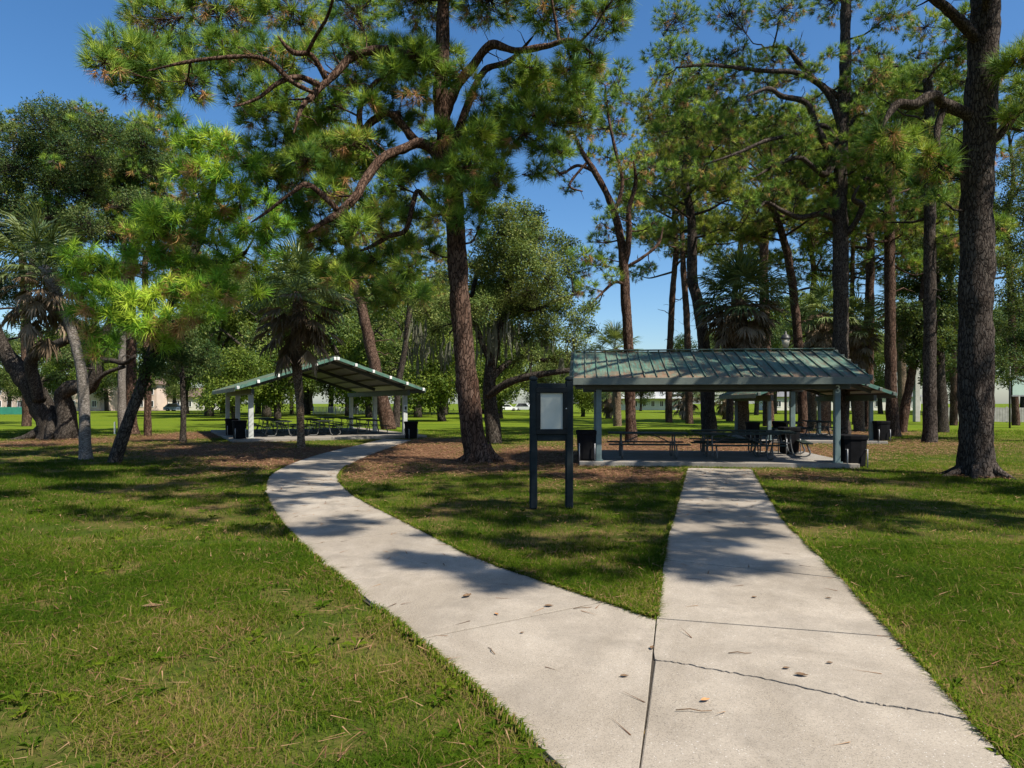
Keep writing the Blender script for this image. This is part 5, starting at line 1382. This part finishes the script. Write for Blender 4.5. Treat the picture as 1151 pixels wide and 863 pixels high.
# fallen needles over the straw beds
n = 150000
dd = RNG.uniform(10, 42, n); xx = RNG.uniform(-1, 1, n) * (.8 * dd + 1)
dd[:7000] = 2.9 + 12 * RNG.random(7000) ** 1.2; xx[:7000] = RNG.uniform(-1, 1, 7000) * (.8 * dd[:7000] + 1)
mm = mulch(xx, dd) + RNG.normal(size=n) * .18; mm[:2600] = 1
kp = (mm > .42) & ~in_poly(xx, dd, left_poly) & ~in_poly(xx, dd, straight_poly)
for sl in SLABS: kp &= ~in_poly(xx, dd, sl)
xx, dd = xx[kp], dd[kp]
pr = np.random.default_rng(23); pd = 3.2 + 26 * pr.random(26000) ** .8; px_ = pr.uniform(-5, 9, 26000)
onp = in_poly(px_, pd, left_poly) | in_poly(px_, pd, straight_poly)
onp &= pr.random(26000) < np.where(pd < 8, .10, np.clip((pd - 6) / 22, .08, .5)) * .5
n_lawn = len(xx); xx = np.concatenate([xx, px_[onp]]); dd = np.concatenate([dd, pd[onp]])
n = len(xx); a = RNG.uniform(0, 6.28, n); l = RNG.uniform(.10, .22, n)
w_ = .0012 + .00075 * dd; zz_ = RNG.uniform(.015, .05, n); zz_[n_lawn:] = ZP + .003
V = np.stack([np.stack([xx - np.sin(a) * w_, dd + np.cos(a) * w_, zz_], 1), np.stack([xx + np.sin(a) * w_, dd - np.cos(a) * w_, zz_], 1), np.stack([xx + np.cos(a) * l, dd + np.sin(a) * l, np.maximum(zz_ + RNG.normal(size=n) * .012, np.where(np.arange(n) >= n_lawn, ZP + .002, -1))], 1)], 1).reshape(-1, 3)
tag(link('pine_straw', mesh_tris('pine_straw', V, np.arange(3 * n).reshape(-1, 3), np.repeat(RNG.uniform(0, 1, n), 3)), M['straw']), 'reddish brown fallen pine needles on the bare ground', 'pine straw', kind='stuff')

# ---------------------------------------------------------------- litter lying on the paths
def leaf(label, px, py, L, rz, mat, curl=.35, name='fallen_leaf', cat='leaf'):
    p = G(px, py); p *= (H - ZP) / H
    m = MB(); vs, fs = [], []
    for i in range(6):
        t_ = i / 5; wd = math.sin(math.pi * min(.98, .04 + t_)) * L * .24; z = .006 + curl * L * (t_ - .5) ** 2
        vs += [((t_ - .5) * L, -wd, z + wd * .5), ((t_ - .5) * L, 0, z), ((t_ - .5) * L, wd, z + wd * .6)]
    for i in range(5):
        for j in range(2): fs.append((i * 3 + j, i * 3 + j + 1, i * 3 + j + 4, i * 3 + j + 3))
    m.add(vs, fs); o = m.build(name, M[mat]); o.location = (p.x, p.y, ZP); o.rotation_euler = (0, 0, rz)
    tag(o, label, cat, 'leaves and twigs fallen on the paths')
def twig(label, px, py, L, rz):
    p = G(px, py); p *= (H - ZP) / H
    m = MB(); m.tube([(-L / 2, 0, .006), (-.1 * L, .05 * L, .012), (.2 * L, -.02 * L, .008), (L / 2, .06 * L, .006)], [.003, .0035, .003, .002], 5)
    o = m.build('fallen_twig', M['dry_leaf']); o.location = (p.x, p.y, ZP); o.rotation_euler = (0, 0, rz); tag(o, label, 'twig', 'leaves and twigs fallen on the paths')
leaf('orange fallen leaf on the straight path close to the camera', 793, 788, .065, .4, 'orange_leaf')
leaf('dark curled fallen leaf in the middle of the winding path, below the leaf shadow', 525, 671, .11, .9, 'dry_leaf', .6)
leaf('dark fallen leaf on the winding path just above its joint, near the grass wedge', 617, 682, .085, .1, 'dry_leaf')
leaf('pale brown fallen leaf left of the winding path joint', 558, 691, .06, 2.0, 'orange_leaf')
leaf('dark fallen leaf near the right edge of the winding path, close to the seam', 702, 761, .06, .1, 'dry_leaf')
leaf('small dark fallen leaf below the winding path joint', 587, 712, .04, .6, 'dry_leaf')
leaf('dark flat fallen leaf right of the centre of the straight path above the crack', 901, 760, .085, -.3, 'dry_leaf')
leaf('small dark fallen leaf left of its flat neighbour above the crack', 884, 752, .055, .2, 'dry_leaf')
leaf('small fallen leaf on the right half of the straight path', 933, 746, .05, 0, 'dry_leaf')
leaf('dark leaf lying across the seam of the two paths', 733, 729, .07, 1.2, 'dry_leaf')
leaf('small fallen leaf on the straight path, left of two in its second panel', 848, 672, .06, .4, 'dry_leaf')
leaf('small fallen leaf on the straight path, right of two in its second panel', 931, 673, .06, 2.4, 'dry_leaf')
twig('thin bent twig below the crack on the straight path', 780, 800, .20, -.1)
twig('thin twig above the crack on the straight path', 832, 735, .16, -.05)
twig('thin twig on the winding path left of the seam', 553, 732, .14, 1.9)
twig('short twig in the joint of the winding path at the grass wedge', 655, 684, .16, .2)
leaf('greyish pale leaf lying on the lawn left of the winding path', 171, 683, .16, .3, 'dry_leaf')

# ---------------------------------------------------------------- light, sky, camera
EL, AZ = R(53), R(-36)         # sun high to the right, in front of the trees
sv = Vector((math.cos(EL) * math.cos(AZ), math.cos(EL) * math.sin(AZ), math.sin(EL)))
sun = bpy.data.lights.new('sun', 'SUN'); sun.energy = 5.0; sun.angle = R(.53); sun.color = (1, .93, .82)
so = bpy.data.objects.new('sun', sun); COL.objects.link(so); so.rotation_euler = sv.to_track_quat('Z', 'Y').to_euler(); so.location = (30, 10, 40)
wd = bpy.data.worlds.new('World'); SC.world = wd; wd.use_nodes = True
nt = wd.node_tree; bg = nt.nodes['Background']
sky = nt.nodes.new('ShaderNodeTexSky'); sky.sky_type = 'NISHITA'; sky.sun_disc = False; sky.sun_elevation = EL; sky.sun_rotation = math.pi / 2 - AZ
sky.ozone_density = 4.0; sky.dust_density = .9; sky.air_density = 1.0
hs = nt.nodes.new('ShaderNodeHueSaturation'); hs.inputs['Saturation'].default_value = 1.22
nt.links.new(sky.outputs[0], hs.inputs['Color']); nt.links.new(hs.outputs[0], bg.inputs[0]); bg.inputs[1].default_value = .094
cam = bpy.data.cameras.new('camera'); co = bpy.data.objects.new('camera', cam); COL.objects.link(co)
cam.sensor_width = 36; cam.lens = 36 * F / 1151; cam.clip_end = 5000; cam.clip_start = .05
cam.shift_y = (HY - 431.5) / 1151
co.location = (0, 0, H); co.rotation_euler = (R(90), 0, 0)
SC.camera = co
SC.view_settings.view_transform = 'Standard'; SC.view_settings.look = 'None'; SC.view_settings.exposure = 0.78; SC.view_settings.gamma = 1
SC.render.engine = 'CYCLES'
SC.cycles.max_bounces = 6; SC.cycles.transparent_max_bounces = 8
